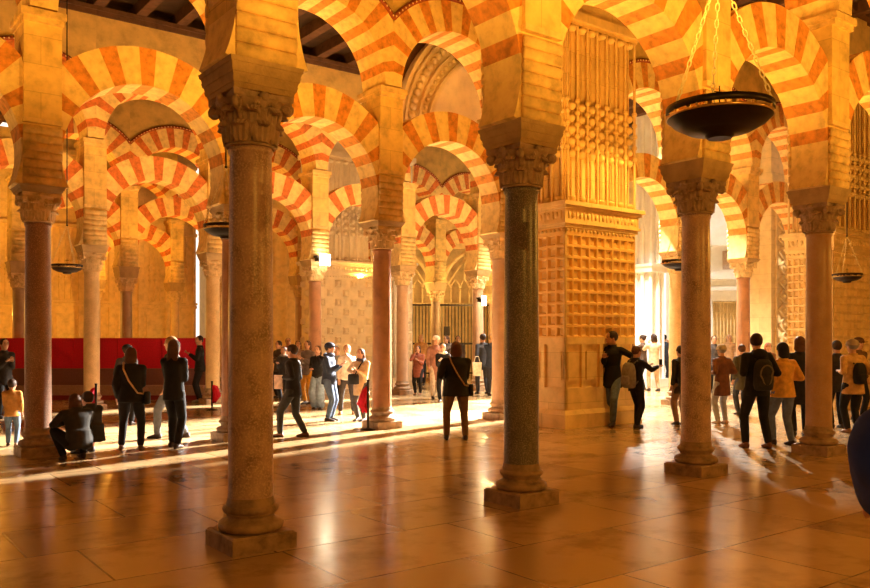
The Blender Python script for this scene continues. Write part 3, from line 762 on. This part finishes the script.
def person(px, py, top, yaw, label, jacket, pants, hair, hairstyle='short', hem=.46, flare=1.0, arms=('down', 'down'), legs='stand', shoe=(.04, .025, .02),
           skin=None, crouch=False, hat=None, turn=0, build=1.0, hood=False, puff=0, far=False, scarf=None, loc=None, H=None, lean=0, group=None, lower=None):
    g = loc if loc is not None else pix(px, py)
    D = g.y
    if H is None: H = EYE-(top-HOR)*D/F; H = max(1.0 if crouch else .95, min(1.92, H))
    root = empty('person', g, radians(yaw)); tag(root, label, 'person', group)
    vox = .020 if D > 17 else .015
    bw = build; child = H < 1.3
    hs = 1.18 if child else 1.0
    hip = .52*H; zs = .815*H; zn = .86*H
    ft = {'stand': ((-.055, .01), (.055, .0)), 'wide': ((-.095, .02), (.095, -.02)), 'stride': ((-.05, .13), (.05, -.12)), 'strideR': ((-.05, -.12), (.05, .13)), 'step': ((-.06, .07), (.06, -.05)), 'cross': ((-.01, .06), (.02, -.05))}[legs if not crouch else 'stand']
    if legs in ('stride', 'strideR'): hip = .505*H
    off = Vector((0, 0, 0)); sh_f = Vector((0, lean*H, 0))
    if crouch:
        H0 = H; hip = .17*H; zs = hip+.27*H; zn = zs+.045*H; off = Vector((0, -.10*H, 0)); sh_f = Vector((0, .06*H, 0))
        ft = ((-.09, .03), (.09, .07))
    def P(x, y, z): return Vector((x*H, y*H, z))
    pel = off+Vector((0, 0, hip))
    Ls = []
    for s, f in zip((-1, 1), ft):
        A = pel+Vector((s*.052*H*bw, 0, -.01*H)); C = P(f[0], f[1], .048*H)
        pole = (s*.15, 1, .1) if not crouch else (s*.5, 1, .9)
        K, C = ik(A, C, .245*H, .235*H, pole); Ls.append((A, K, C, s))
    top_ = pel+sh_f+Vector((0, 0, zs-hip))
    sw = .098*H*bw
    Ar = []
    for s, a in zip((-1, 1), arms):
        S = top_+Vector((s*sw, 0, -.012*H)); l1, l2 = .165*H, .145*H
        if a == 'down': T = S+Vector((s*.02*H, .02*H, -.29*H)); pole = (s*.4, -1, 0)
        elif a == 'out': T = S+P(s*.13, .06, -.25); pole = (s*.4, -1, 0)
        elif a == 'swing': T = S+P(s*.03, .13, -.25); pole = (0, -1, -.3)
        elif a == 'back': T = S+P(s*.05, -.09, -.26); pole = (0, -1, 0)
        elif a == 'bent': T = S+P(-s*.06, .15, -.15); pole = (s*.25, -.5, -1)
        elif a == 'pocket': T = S+P(-s*.01, .07, -.25); pole = (s*.45, -1, 0)
        elif a == 'photo': T = S+P(-s*.075, .20, .06); pole = (s*.8, 0, -1)
        elif a == 'up': T = S+P(-s*.03, .16, .16); pole = (s*.8, 0, -.6)
        elif a == 'face': T = S+P(-s*.07, .09, .05); pole = (s*.7, .2, -1)
        elif a == 'reach': T = S+P(s*.0, .27, -.09); pole = (s*.5, 0, -1)
        elif a == 'knees': T = S+P(-s*.06, .20, -.17); pole = (s*1, 0, -.5)
        elif a == 'akimbo': T = S+P(s*.06, .03, -.18); pole = (s*1, -.3, -.2)
        elif a == 'hip': T = S+P(s*.0, .03, -.2); pole = (s*1, -.5, 0)
        E_, T = ik(S, T, l1, l2, pole); Ar.append((S, E_, T, s))
    hc = top_+Vector((0, .012*H, (.935-.815)*H*(1.0 if not child else .98))); hr = .064*H*hs
    if crouch: hc = top_+Vector((0, .05*H, .09*H))
    # ---- body
    b = MB()
    neck0 = top_+Vector((0, -.004*H, -.02*H)); cap(b, neck0, hc+Vector((0, -.01*H, -.035*H)), .034*H, .031*H)
    rings = []
    for z, rx, ry, yy in ((-1.12, .18, .22, .30), (-1.05, .34, .40, .26), (-.85, .52, .60, .16), (-.5, .66, .80, .06), (-.1, .75, .92, 0), (.3, .78, .96, -.02), (.65, .66, .84, -.05), (.9, .40, .55, -.06), (1.02, .12, .18, -.06)):
        rings.append(ell(hc+Vector((0, yy*hr, z*hr*1.08)), rx*hr, ry*hr))
    b.loft(rings)
    b.loft([ell(hc+Vector((0, .80*hr, .18*hr)), .09*hr, .12*hr, 8), ell(hc+Vector((0, .92*hr, -.08*hr)), .13*hr, .2*hr, 8), ell(hc+Vector((0, .98*hr, -.26*hr)), .2*hr, .2*hr, 8), ell(hc+Vector((0, .82*hr, -.36*hr)), .15*hr, .1*hr, 8)])
    for s in (-1, 1): b.ball(hc+Vector((s*.76*hr, -.05*hr, -.1*hr)), (.10*hr, .16*hr, .27*hr))
    tor = [(-.03, .075, .055), (.03, .082, .06), (.10, .074, .052), (.18, .085, .058), (.25, .100, .058), (.285, .085, .045), (.30, .05, .035)]
    k = (zs-hip)/(.295*H)
    def torso(bb, e=0, fl=1):
        rs = []
        for z, rx, ry in tor:
            c = pel.lerp(top_, min(1.05, max(-.1, z/.295))); rs.append(ell(c, rx*H*bw+e, ry*H*bw+e))
        bb.loft(rs)
    torso(b)
    for A, K, C, s in Ls: cap(b, A, K, .052*H*bw, .034*H); cap(b, K, C, .034*H, .022*H)
    for S, E_, T, s in Ar: cap(b, S, E_, .030*H, .024*H); cap(b, E_, T, .024*H, .016*H)
    me = remesh(b, vox*.8, 3)
    sm = cloth(skin or (.55, .30, .18), .55)
    b2 = MB()
    for S, E_, T, s in Ar: hand(b2, T, T-E_, s, H/1.72*1.05, .5)
    for s in (-1, 1):
        b2.ball(hc+Vector((s*.30*hr, .86*hr, .06*hr)), (.13*hr, .08*hr, .07*hr), 1, 7, 5)
        b2.ball(hc+Vector((s*.30*hr, .87*hr, .30*hr)), (.2*hr, .07*hr, .04*hr), 1, 7, 4)
    b2.ball(hc+Vector((0, .83*hr, -.58*hr)), (.24*hr, .08*hr, .06*hr), 2, 7, 4)
    extra = b2.mesh('x', [])
    import bmesh
    bm = bmesh.new(); bm.from_mesh(me)
    n0 = len(bm.faces); bm.from_mesh(extra); bm.to_mesh(me); bm.free()
    for mm in (sm, M['eye'], M['lip']): me.materials.append(mm)
    if turn:                                          # turn the head on the neck
        c_, s_ = cos(radians(turn)), sin(radians(turn)); zlim = hc.z-1.15*hr
        for v in me.vertices:
            if v.co.z > zlim and (v.co-hc).length < 1.5*hr:
                x, y = v.co.x-hc.x, v.co.y-hc.y; v.co.x = hc.x+x*c_-y*s_; v.co.y = hc.y+x*s_+y*c_
    me.name = 'body'; obj('body', me, root)
    # ---- hair
    b = MB(); b.ball(hc+Vector((0, -.13*hr, .20*hr)), (.86*hr, 1.0*hr, .98*hr), 0, 16, 10)
    if hairstyle == 'bald': b = MB(); b.loft([ell(hc+Vector((0, -.25*hr, z*hr)), .74*hr, .80*hr) for z in (-.5, -.2, .15)])
    if hairstyle in ('long', 'bob'):
        zb = -2.6 if hairstyle == 'long' else -1.35
        b.loft([ell(hc+Vector((0, y*hr, z*hr)), rx*hr, ry*hr) for z, rx, ry, y in ((.5, .84, .8, -.2), (0, .90, .72, -.30), (-.5, .92, .60, -.38), (-.9, .98, .5, -.46), (-1.3 if zb < -2 else -1.2, .86 if zb < -2 else .8, .42, -.56), (zb*.8 if zb < -2 else -1.3, .95 if zb < -2 else .6, .34, -.68), (zb, .55, .2, -.72))])
    if hairstyle == 'bun': b.ball(hc+Vector((0, -.9*hr, .6*hr)), .4*hr, 0, 10, 6)
    if hairstyle == 'pony': b.tube([hc+Vector((0, -.9*hr, .3*hr)), hc+Vector((0, -1.3*hr, 0)), hc+Vector((0, -1.15*hr, -1.2*hr))], [.25*hr, .3*hr, .12*hr], 8)
    hm = remesh(b, vox*.7, 2)
    if turn:
        for v in hm.vertices:
            x, y = v.co.x-hc.x, v.co.y-hc.y; v.co.x = hc.x+x*c_-y*s_; v.co.y = hc.y+x*s_+y*c_
    hm.materials.append(cloth(hair, .6)); hm.name = 'hair'; obj('hair', hm, root)
    if hat:
        kind, hcx = hat; b = MB()
        b.loft([ell(hc+Vector((0, -.06*hr, z*hr)), r*hr, r*1.12*hr) for z, r in ((.15, .96), (.32, .98), (.5, .96), (.8, .86), (1.05, .6), (1.18, .25), (1.2, .05))])
        if kind == 'beanie': b.loft([ell(hc+Vector((0, -.06*hr, z*hr)), 1.03*hr, 1.15*hr) for z in (.08, .30)])
        if kind == 'cap': b.loft([ell(hc+Vector((0, .75*hr, z*hr)), .62*hr, .9*hr) for z in (.33, .42)])
        if kind == 'brim': b.loft([ell(hc+Vector((0, -.06*hr, z*hr)), 1.6*hr, 1.7*hr) for z in (.25, .32)])
        obj('hat', b.mesh('hat', [cloth(hcx)]), root)
    # ---- trousers
    b = MB(); e = .012*H
    rs = [ell(pel+Vector((0, 0, z*H)), .084*H*bw, .064*H*bw) for z in (-.045, 0, .05)]; b.loft(rs)
    wide = lower or 1.0
    for A, K, C, s in Ls:
        cap(b, A, K, .058*H*bw, .042*H*wide); cap(b, K, K.lerp(C, .93), .042*H*wide, .034*H*wide*(1 if wide == 1 else 1.1))
    tm = remesh(b, vox, 3); tm.materials.append(cloth(pants)); tm.name = 'trousers'; obj('trousers', tm, root)
    # ---- shoes
    for A, K, C, s in Ls:
        b = MB(); z0 = C.z-.048*H
        fx = C.x; fy = C.y
        b.loft([[Vector((fx+q.x, fy+q.y, max(z0, q.z))) for q in [Vector((w*cos(a)*H, y*H, z0+hh*(1+sin(a))*.5*H)) for a in [2*pi*i/12 for i in range(12)]]] for y, w, hh in ((-.042, .012, .03), (-.034, .021, .052), (.0, .024, .062), (.035, .026, .042), (.07, .028, .030), (.095, .020, .022), (.104, .008, .012))])
        obj('shoe', b.mesh('shoe', [cloth(shoe, .5)]), root)
    # ---- jacket
    b = MB(); e = .012*H
    zh = hem*H if not crouch else hip-.05*H
    torso(b, e)
    rs = []
    hemr = 1+.0*flare
    for t in (0, .33, .66, 1):
        z = pel.z+.12*H+(zh-pel.z-.12*H)*t
        rx = (.080+.016*t*flare)*H*bw+e; ry = (.056+.020*t*flare)*H*bw+e
        c = Vector((pel.x, pel.y, z)); rs.append(ell(c, rx, ry))
    b.loft(rs)
    for s in (-1, 1): cap(b, top_+Vector((0, 0, -.005*H)), top_+Vector((s*sw, 0, -.015*H)), .034*H, .034*H+e*.5)
    for S, E_, T, s in Ar: cap(b, S, E_, .028*H+e*.8+puff, .025*H+e*.7+puff); cap(b, E_, E_.lerp(T, .9), .026*H+e*.7+puff, .021*H+e*.5+puff*.6)
    cl = top_+Vector((0, -.002*H, .01*H)); b.loft([ell(cl+Vector((0, 0, z*H)), r*H, r*H) for z, r in ((-.02, .055), (.01, .050), (.035, .045))])
    if hood: b.ball(top_+Vector((0, -.055*H, .01*H)), (.07*H, .05*H, .05*H))
    jm = remesh(b, vox, 3); jm.materials.append(cloth(jacket)); jm.name = 'jacket'; obj('jacket', jm, root)
    if scarf:
        b = MB(); b.tube([top_+Vector((.055*H*cos(a), .055*H*sin(a), .035*H+.006*H*sin(2*a))) for a in [2*pi*i/14 for i in range(14)]], .022*H, 7, closed=True)
        obj('scarf', b.mesh('scarf', [cloth(scarf)]), root)
    return dict(root=root, H=H, top=top_, pel=pel, arms=Ar, g=g, yaw=radians(yaw), hc=hc)
def backpack(p, label, c, sc_=1.0, loop=None, x=0):
    t = empty('backpack', (0, 0, 0)); tag(t, label, 'backpack')
    H = p['H']; o = p['top']+Vector((x, -.062*H-.09*sc_, -.17*H)); t.location = p['g']+Matrix.Rotation(p['yaw'], 3, 'Z') @ o; t.rotation_euler.z = p['yaw']
    b = MB(); rs = []
    for z, w, d in ((-.24, .10, .05), (-.22, .135, .085), (-.1, .15, .10), (.08, .145, .09), (.19, .12, .07), (.24, .07, .04)):
        rs.append([Vector((w*sc_*(abs(cos(a))**.6)*(1 if cos(a) > 0 else -1), d*sc_*(abs(sin(a))**.7)*(1 if sin(a) > 0 else -1), z*sc_)) for a in [2*pi*i/20 for i in range(20)]])
    b.loft(rs); bag = obj('bag', b.mesh('bag', [cloth(c)]), t)
    b = MB(); b.loft([[Vector((w*sc_*cos(a), -.085*sc_-.035*sc_*sin(a)*1.2, z*sc_)) for a in [2*pi*i/14 for i in range(14)]] for z, w in ((-.18, .07), (-.16, .11), (-.04, .11), (0, .08))]); obj('pocket', b.mesh('pocket', [cloth(scl(c, 1.15))]), bag)
    b = MB()
    for s in (-1, 1): b.tube([(s*.08, .06*sc_, .22*sc_), (s*.10, .13, .26*sc_+.02), (s*.11, .22, .14), (s*.12, .20, -.05), (s*.12, .08, -.16*sc_)], .016, 6)
    obj('strap', b.mesh('strap', [cloth(scl(c, .8))]), t)
    if loop:
        b = MB(); b.tube([(.10*cos(a)*(1.1 if sin(a) > 0 else .8), -.115*sc_, .0+.16*sin(a)) for a in [2*pi*i/16 for i in range(16)]], .012, 6, closed=True); obj('pale_loop', b.mesh('pale_loop', [cloth(loop)]), bag)
def crossbag(p, label, c, cs, side=1, size=1.0, front=False):
    t = empty('shoulder_bag', p['g'], p['yaw']); tag(t, label, 'bag'); H = p['H']; T = p['top']; Pl = p['pel']; s = side
    e = .095*H
    b = MB(); pts = [T+Vector((-s*.07*H, .0, .045*H)), T+Vector((-s*.055*H, -e*.8, -.02*H)), T+Vector((0, -e-.012, -.13*H)), T+Vector((s*.08*H, -e*.95, -.25*H)), Pl+Vector((s*.125*H, -.02*H, .03*H))]
    pts2 = [Pl+Vector((s*.125*H, .0, .03*H)), T+Vector((s*.08*H, e*.9, -.24*H)), T+Vector((0, e+.01, -.12*H)), T+Vector((-s*.06*H, e*.8, -.01*H)), T+Vector((-s*.07*H, .01, .045*H))]
    b.tube(pts, .014, 6); b.tube(pts2, .014, 6); obj('strap', b.mesh('strap', [cloth(cs)]), t)
    b = MB(); c0 = Pl+(Vector((s*.15*H, .02, -.0*H)) if not front else Vector((s*.02*H, .17*H*.9, .08*H)))
    sx, sy = (.05, .11) if not front else (.13, .05)
    b.loft([[Vector((c0.x+sx*size*cos(a)*w, c0.y+sy*size*sin(a)*w, c0.z+z*size)) for a in [2*pi*i/16 for i in range(16)]] for z, w in ((-.12, .6), (-.11, 1), (.05, 1), (.08, .85), (.085, .4))]); obj('bag', b.mesh('bag', [cloth(c)]), t)
def phone(p, label, lit=False):
    T = (p['arms'][0][2]+p['arms'][1][2])/2 if True else 0
    d = (p['arms'][1][2]-p['arms'][1][1]).normalized(); q = p['arms'][1][2]+d*.1
    t = empty('phone', p['g']+Matrix.Rotation(p['yaw'], 3, 'Z') @ q, p['yaw']); tag(t, label, 'phone')
    b = MB(); b.box(-.04, .04, -.005, .005, -.03, .12); obj('case', b.mesh('case', [M['iron']]), t)
    b = MB(); b.box(-.036, .036, -.0075, -.004, -.025, .115); obj('screen', b.mesh('screen', [M['glow'] if lit else M['eye']]), t)
BLK = (.012, .010, .010); NVY = (.02, .03, .06); BRN = (.09, .035, .012); DBR = (.035, .016, .008); BLD = (.35, .2, .08); JN = (.10, .15, .22); GRY = (.25, .22, .2)
# left side
person(4, 418, 339, 230, 'person in dark coat with a beard standing at the far left edge, behind a child', (.03, .025, .02), BLK, DBR, hem=.42, arms=('bent', 'bent'))
person(12, 446, 380, 15, 'child in a mustard jacket, jeans and brown boots at the far left edge', (.48, .22, .04), JN, DBR, hem=.45, shoe=(.12, .06, .03), arms=('bent', 'down'), build=1.1)
person(75, 460, 410, 40, 'person with brown hair crouching in a dark coat beside the reddish brown column', (.035, .03, .025), BLK, BRN, 'bob', crouch=True, H=1.62, arms=('knees', 'reach'), build=1.15)
person(88, 453, 405, 60, 'smaller dark haired person crouching behind the one in the dark coat', (.03, .028, .03), (.3, .1, .03), DBR, crouch=True, H=1.6, arms=('knees', 'knees'))
p = person(131, 450, 348, 8, 'woman seen from behind in black jacket with a tan bag strap, legs apart', BLK, BLK, BRN, 'bob', hem=.47, flare=1.6, legs='wide', arms=('down', 'bent'), shoe=(.12, .07, .04), build=1.12)
crossbag(p, 'black bag on a tan strap worn by the left woman in black', BLK, (.5, .3, .14), 1)
person(127, 425, 345, 0, 'person in dark cap mostly hidden behind the woman with tan strap', (.06, .05, .05), BLK, DBR, hat=('cap', BLK))
p = person(174, 448, 340, -12, 'woman with long wavy brown hair in a short black coat and slim black trousers', BLK, BLK, BRN, 'long', hem=.44, flare=1.0, legs='step', arms=('bent', 'bent'))
person(172, 438, 337, 85, 'fair haired person striding behind the long haired woman in black', (.10, .07, .05), (.12, .12, .13), BLD, legs='stride', arms=('down', 'down'))
p = person(200, 402, 336, 100, 'man in black standing at the end of the red screen', BLK, BLK, DBR, arms=('bent', 'bent'), shoe=(.3, .3, .3), turn=40)
# centre left group
p = person(293, 437, 345, 75, 'man in a black jacket walking left holding a folded paper', BLK, (.03, .028, .022), DBR, hem=.44, legs='stride', arms=('pocket', 'swing'), shoe=(.1, .04, .02), build=1.12)
t = empty('paper_leaflet', p['g']+Matrix.Rotation(p['yaw'], 3, 'Z') @ (p['arms'][0][2]+Vector((-.02, .08, -.08))), p['yaw']); tag(t, 'folded pale leaflet held by the walking man in black', 'leaflet')
b = MB(); b.box(-.015, .0, -.08, .08, -.13, .12); b.box(0.002, .012, -.075, .085, -.125, .12); obj('pages', b.mesh('pages', [cloth((.75, .6, .5))]), t)
p = person(308, 404, 341, 150, 'woman in a grey and black top with mustard trousers in the tour group', (.16, .12, .10), (.62, .30, .03), BRN, 'long', arms=('bent', 'bent'))
person(318, 409, 346, 165, 'woman in black jacket with wide pale blue jeans, beside the man in navy cap', BLK, (.30, .40, .50), BRN, 'bob', lower=1.7, arms=('face', 'pocket'), hem=.52)
p = person(329, 421, 343, 260, 'man in navy cap, navy jacket and jeans at the front of the tour group', NVY, (.06, .09, .15), DBR, hem=.47, hat=('cap', (.02, .025, .05)), arms=('bent', 'bent'), build=1.18, scarf=(.05, .06, .1))
person(347, 414, 345, 185, 'woman in a white sweater and dark trousers, arm raised to her ear', (.75, .62, .48), (.05, .04, .035), BLD, 'bun', hem=.50, arms=('face', 'down'), shoe=(.3, .14, .05), legs='wide', build=.95)
p = person(361, 421, 349, 150, 'woman in a beige coat carrying a black camera bag beside the post', (.50, .33, .16), (.05, .04, .035), BRN, 'bob', hem=.36, flare=1.4, arms=('bent', 'hip'), build=1.15, scarf=(.05, .03, .03))
crossbag(p, 'black camera bag slung over the beige coat', BLK, BLK, 1, 1.1, True)
for (x, y, tp, yw, lab, jc, hr_) in (
    (279, 398, 341, 140, 'person in dark coat at the left end of the tour group, beside the nearest column', (.05, .035, .03), DBR),
    (288, 392, 338, 200, 'fair haired person in brown at the back left of the tour group', (.14, .07, .04), BLD),
    (284, 404, 347, 160, 'person in black coat with grey scarf behind the walking man', (.03, .03, .035), BRN),
    (298, 396, 341, 190, 'person in pale brown jacket in the middle of the tour group', (.32, .2, .13), BRN),
    (303, 388, 335, 170, 'tall dark haired person at the very back of the tour group', (.05, .04, .05), DBR),
    (337, 405, 347, 170, 'person in pale blue jacket squeezed between navy cap man and white sweater', (.3, .33, .38), BLD),
    (313, 394, 345, 200, 'person in wine red top behind the wide jeans', (.22, .05, .04), DBR)):
    person(x, y, tp, yw, lab, jc, BLK, hr_, arms=('bent', 'bent') if x % 2 else ('down', 'bent'), scarf=GRY if x == 284 else None)
# centre right
person(418, 395, 346, 165, 'woman in a chequered reddish brown coat and black leggings, hands at her chest', (.30, .09, .05), BLK, DBR, 'bob', hem=.36, flare=1.5, arms=('bent', 'face'), build=1.12, shoe=(.25, .12, .06))
person(436, 399, 336, 190, 'woman in a long pinkish brown coat and white trousers', (.38, .17, .11), (.75, .62, .48), BLD, 'long', hem=.30, flare=1.2, arms=('bent', 'down'), hat=('beanie', (.75, .6, .42)))
person(421, 385, 334, 180, 'fair haired person in orange brown behind the chequered coat', (.42, .2, .06), BLK, BLD, 'bob')
person(447, 388, 336, 130, 'person in a furry hooded jacket left of the woman in black', (.10, .07, .05), BLK, BRN, 'bob', hood=True, arms=('photo', 'photo'))
person(443, 402, 344, 170, 'person in black jacket and pale scarf half hidden left of the woman in black', BLK, BLK, BLD, scarf=(.75, .6, .45), arms=('bent', 'bent'))
person(458, 384, 336, 180, 'person with dark hair directly behind the woman in black', (.05, .03, .02), BLK, BLK)
p = person(456, 440, 342, 5, 'woman in wide black jacket and olive trousers with her back turned, alone in the centre', BLK, (.16, .09, .04), (.10, .03, .012), 'bob', hem=.45, flare=2.0, legs='wide', arms=('pocket', 'bent'), build=1.2, shoe=(.03, .02, .02))
crossbag(p, 'dark bag on a pale strap across the back of the central woman', BLK, (.42, .27, .15), 1)
person(483, 394, 331, 20, 'man in dark grey with a white bag standing left of the granite column', (.05, .05, .06), (.04, .04, .05), DBR, arms=('down', 'face'), legs='step')
person(492, 396, 331, -20, 'man in navy raising both arms to take a photo beside the granite column', (.03, .04, .07), (.03, .03, .04), BLD, arms=('photo', 'photo'), legs='stand')
t = empty('tote_bag', pix(477, 396)+Vector((0, 0, .62)), .3); tag(t, 'pale tote bag hanging at the side of the man in dark grey', 'bag')
b = MB(); b.box(-.12, .12, -.04, .04, .0, .42, top=(-.15, .15, -.02, .02)); obj('bag', b.mesh('bag', [cloth((.8, .72, .6))]), t)
b = MB(); b.tube([(-.1, 0, .42), (-.05, 0, .6), (.05, 0, .6), (.1, 0, .42)], .01, 5); obj('strap', b.mesh('strap', [cloth((.8, .72, .6))]), t)
# right of the coffered pier
person(612, 425, 331, 150, 'balding man in a black coat and jeans walking beside the coffered pier', BLK, (.12, .16, .22), DBR, 'short', hem=.40, flare=1.3, legs='stride', arms=('out', 'bent'), turn=-50)
p = person(636, 428, 346, -60, 'person in black looking at a phone with a grey backpack on', BLK, BLK, BRN, hem=.45, arms=('reach', 'reach'), legs='step')
backpack(p, 'grey backpack worn by the person looking at a phone', (.20, .17, .14), 1.05)
phone(p, 'small phone held by the person with the grey backpack')
p = person(654, 391, 333, 10, 'woman in pale beige coat raising a phone, in the bright gap', (.70, .56, .38), (.6, .45, .3), DBR, 'bob', hem=.38, arms=('photo', 'photo'), legs='step')
person(664, 384, 328, -40, 'man in navy lifting a camera with both hands against the bright gap', (.03, .045, .08), (.03, .04, .07), BLK, arms=('photo', 'photo'), legs='stand')
p = person(643, 390, 335, 60, 'dark haired woman holding up a bright phone behind the pair by the pier', (.10, .06, .04), BLK, DBR, 'bun', arms=('photo', 'photo'))
phone(p, 'bright phone held up in front of the dark haired woman', True)
p = person(681, 425, 346, 20, 'person in dark coat half hidden left of the column behind the big lamp', (.04, .03, .03), (.25, .14, .08), DBR, hem=.40)
backpack(p, 'black backpack beside the column behind the big lamp', BLK, 1.0, x=-.05)
# right crowd
person(722, 424, 345, 20, 'person in a reddish brown coat and grey beanie with pale jeans', (.13, .045, .02), (.35, .33, .32), GRY, hem=.36, flare=1.2, hat=('beanie', (.36, .28, .2)), build=1.05, shoe=(.4, .25, .15), arms=('pocket', 'pocket'))
person(729, 385, 331, 170, 'woman in tan coat far back before the white portal', (.45, .26, .13), BLK, BLD, 'long', hem=.36)
person(714, 392, 336, 175, 'person in black and white far back at the left of the tan coat', (.06, .05, .05), BLK, DBR)
person(761, 384, 328, 190, 'person in white far back, seen above the tall man with the backpack', (.8, .75, .66), BLK, DBR)
person(742, 415, 345, 10, 'person in an olive coat half hidden left of the tall backpack man', (.06, .045, .02), (.03, .03, .04), BRN, hem=.36)
person(768, 405, 343, 190, 'ginger haired person between the tall man and the yellow jacket', (.2, .08, .03), BLK, (.35, .10, .03), 'bob')
p = person(757, 448, 334, 6, 'tall man in black jacket and black trousers seen from behind in the right crowd', BLK, BLK, DBR, hem=.46, legs='wide', arms=('pocket', 'pocket'), shoe=(.16, .06, .03), build=1.08, turn=-25, hood=True)
backpack(p, 'dark backpack with a pale loop on the tall man', (.03, .027, .02), 1.05, (.20, .15, .08))
person(783, 445, 343, 15, 'woman in a puffy yellow jacket and blue jeans with dark hair', (.66, .33, .04), (.13, .15, .19), BLK, 'bob', hem=.47, flare=1.4, arms=('pocket', 'pocket'), legs='step', build=1.15, shoe=(.05, .03, .03))
person(800, 436, 337, -10, 'person with brown hair and long black coat left of the column amid the crowd', BLK, BLK, BRN, 'bob', hem=.32, arms=('pocket', 'pocket'), build=1.1)
person(837, 428, 341, 0, 'person in dark clothes just right of the column amid the crowd', (.03, .022, .02), BLK, DBR, hem=.42)
p = person(853, 433, 340, 12, 'man in a beige coat and grey beanie wearing a small black backpack', (.50, .29, .10), BLK, GRY, hem=.42, flare=1.3, hat=('beanie', (.34, .26, .19)), build=1.15, arms=('pocket', 'pocket'), shoe=(.25, .12, .06))
backpack(p, 'small black backpack on the beige coat', BLK, .82)
person(858, 420, 338, 200, 'person in a brown cap behind the beige coat', (.12, .06, .03), BLK, BRN, hat=('brim', (.10, .05, .03)))
person(0, 0, 0, 25, 'person in a navy jacket close to the camera, only an elbow inside the right edge', (.018, .045, .26), (.02, .02, .03), DBR, arms=('akimbo', 'bent'), loc=Vector((1.41, 2.0, 0)), H=2.0, build=1.3, puff=.035)
# ------------------------------------------------------------------ light
def sun_dir(phi, el):
    d = -(U*cos(phi)+V*sin(phi))*cos(el); d.z = -sin(el); return d
sl = bpy.data.lights.new('sun', 'SUN'); sl.energy = 4.5; sl.angle = radians(1.2); sl.color = (1, .96, .90)
so = bpy.data.objects.new('sun', sl); COL.objects.link(so); so.rotation_euler = sun_dir(radians(-75), radians(52)).to_track_quat('-Z', 'Y').to_euler(); so.location = (20, 30, 20)
def spot(p, tgt, e, ang, col=(1, .62, .2), r=.05, blend=.6):
    l = bpy.data.lights.new('spot', 'SPOT'); l.energy = e; l.spot_size = radians(ang); l.color = col; l.shadow_soft_size = r; l.spot_blend = blend
    o = bpy.data.objects.new('spot', l); COL.objects.link(o); o.location = p; o.rotation_euler = (Vector(tgt)-Vector(p)).to_track_quat('-Z', 'Y').to_euler(); return o
def point(p, e, col=(1, .60, .18), r=.0):
    l = bpy.data.lights.new('point', 'POINT'); l.energy = e; l.color = col; l.shadow_soft_size = r
    o = bpy.data.objects.new('point', l); COL.objects.link(o); o.location = p; return o
W = (1, .93, .8)
spot(UN(23.2, 16.9, 7.6), (5.3, 13, 0), 14000, 44, W, .06, .5)
spot(UN(22.0, 17.6, 8.0), (4.4, 15.7, 0), 9000, 19, W, .08, .9)
spot(UN(17.6, 15.6, 9.0), UN(16.9, 13.4, 0), 6000, 62, (1, .97, .93), .15, .6)
spot(UN(20.0, 17.6, 9.2), UN(20, 17.2, 0), 9000, 100, W, .3, .6)
spot(UN(13.5, 9.8, 6.2), UN(12.9, 11.4, 2.2), 520, 110, (1, .55, .10), .05, .8)
spot(UN(34, 20, 12), UN(8.5, 16.7, 0), 430000, 18.8, (1, .93, .82), .25, .15)
spot(UN(34, 20, 12), UN(20.5, 18.3, 0), 50000, 20, (1, .93, .82), .25, .5)
spot(UN(25.8, 15.2, 9.3), UN(8, 13, 0), 150000, 26, (1, .93, .82), .15, .5)
AMB = (1, .46, .06)
KA = 2.5
for u, n, z, e in ((3.0, 2.6, 3.1, 520), (8.0, 2.6, 3.1, 400), (13.0, 2.6, 3.1, 190), (0, 10.2, 3.9, 230), (5.4, 10.2, 3.9, 260), (10.2, 9.0, 3.9, 180), (16.0, 8.2, 3.9, 180),
                   (1, 17.5, 3.9, 200), (6.5, 17.5, 3.9, 170), (12.5, 17.5, 3.9, 110), (2.5, 24.5, 3.9, 170), (8.5, 24.5, 3.9, 120), (15.5, 24.8, 3.9, 70), (3.5, 31.5, 3.5, 200), (9.5, 31.5, 3.5, 170)):
    spot(UN(u, n, z), UN(u, n, z+5), e*KA, 165, AMB, 0.0, .5)
for u, n, z, e in ((3.0, -2, 4.6, 150), (11, -3, 4.6, 210), (17.0, 4.5, 4.2, 150), (4.5, 30.5, 2.6, 130), (-1, 30.5, 2.6, 120), (9.0, 31.0, 2.6, 90)):
    point(UN(u, n, z), e*KA, AMB)
point((2.3, 33.8, 3.0), 260, (1, .66, .22)); point((-1.2, 34.5, 3.4), 160, (1, .6, .18))
p = cpos('R', 3)+V*(-.75)+Vector((0, 0, 4.2)); point(p, 22, (1, .85, .55))
w = bpy.data.worlds.new('world'); sc.world = w; w.use_nodes = True
nt = w.node_tree; bg = nt.nodes['Background']
tc = N(nt, 'ShaderNodeTexCoord'); dt = N(nt, 'ShaderNodeVectorMath', operation='DOT_PRODUCT'); nt.links.new(tc.outputs['Generated'], dt.inputs[0])
dd = (U*.8+V*.6); dt.inputs[1].default_value = (dd.x, dd.y, .1)
r = ramp(nt, [(.45, (.13, .058, .012)), (.84, (1.0, .92, .78))]); 
mr = N(nt, 'ShaderNodeMapRange'); mr.inputs['From Min'].default_value = -1; mr.inputs['From Max'].default_value = 1
nt.links.new(dt.outputs['Value'], mr.inputs['Value']); nt.links.new(mr.outputs[0], r.inputs[0]); nt.links.new(r.outputs[0], bg.inputs['Color'])
bg.inputs['Strength'].default_value = 1.5
sc.view_settings.view_transform = 'Standard'; sc.view_settings.look = 'None'; sc.view_settings.gamma = 1; sc.view_settings.exposure = 0.14; sc.view_settings.use_curve_mapping = False
sc.cycles.use_denoising = True; sc.cycles.max_bounces = 8; sc.cycles.sample_clamp_indirect = 8
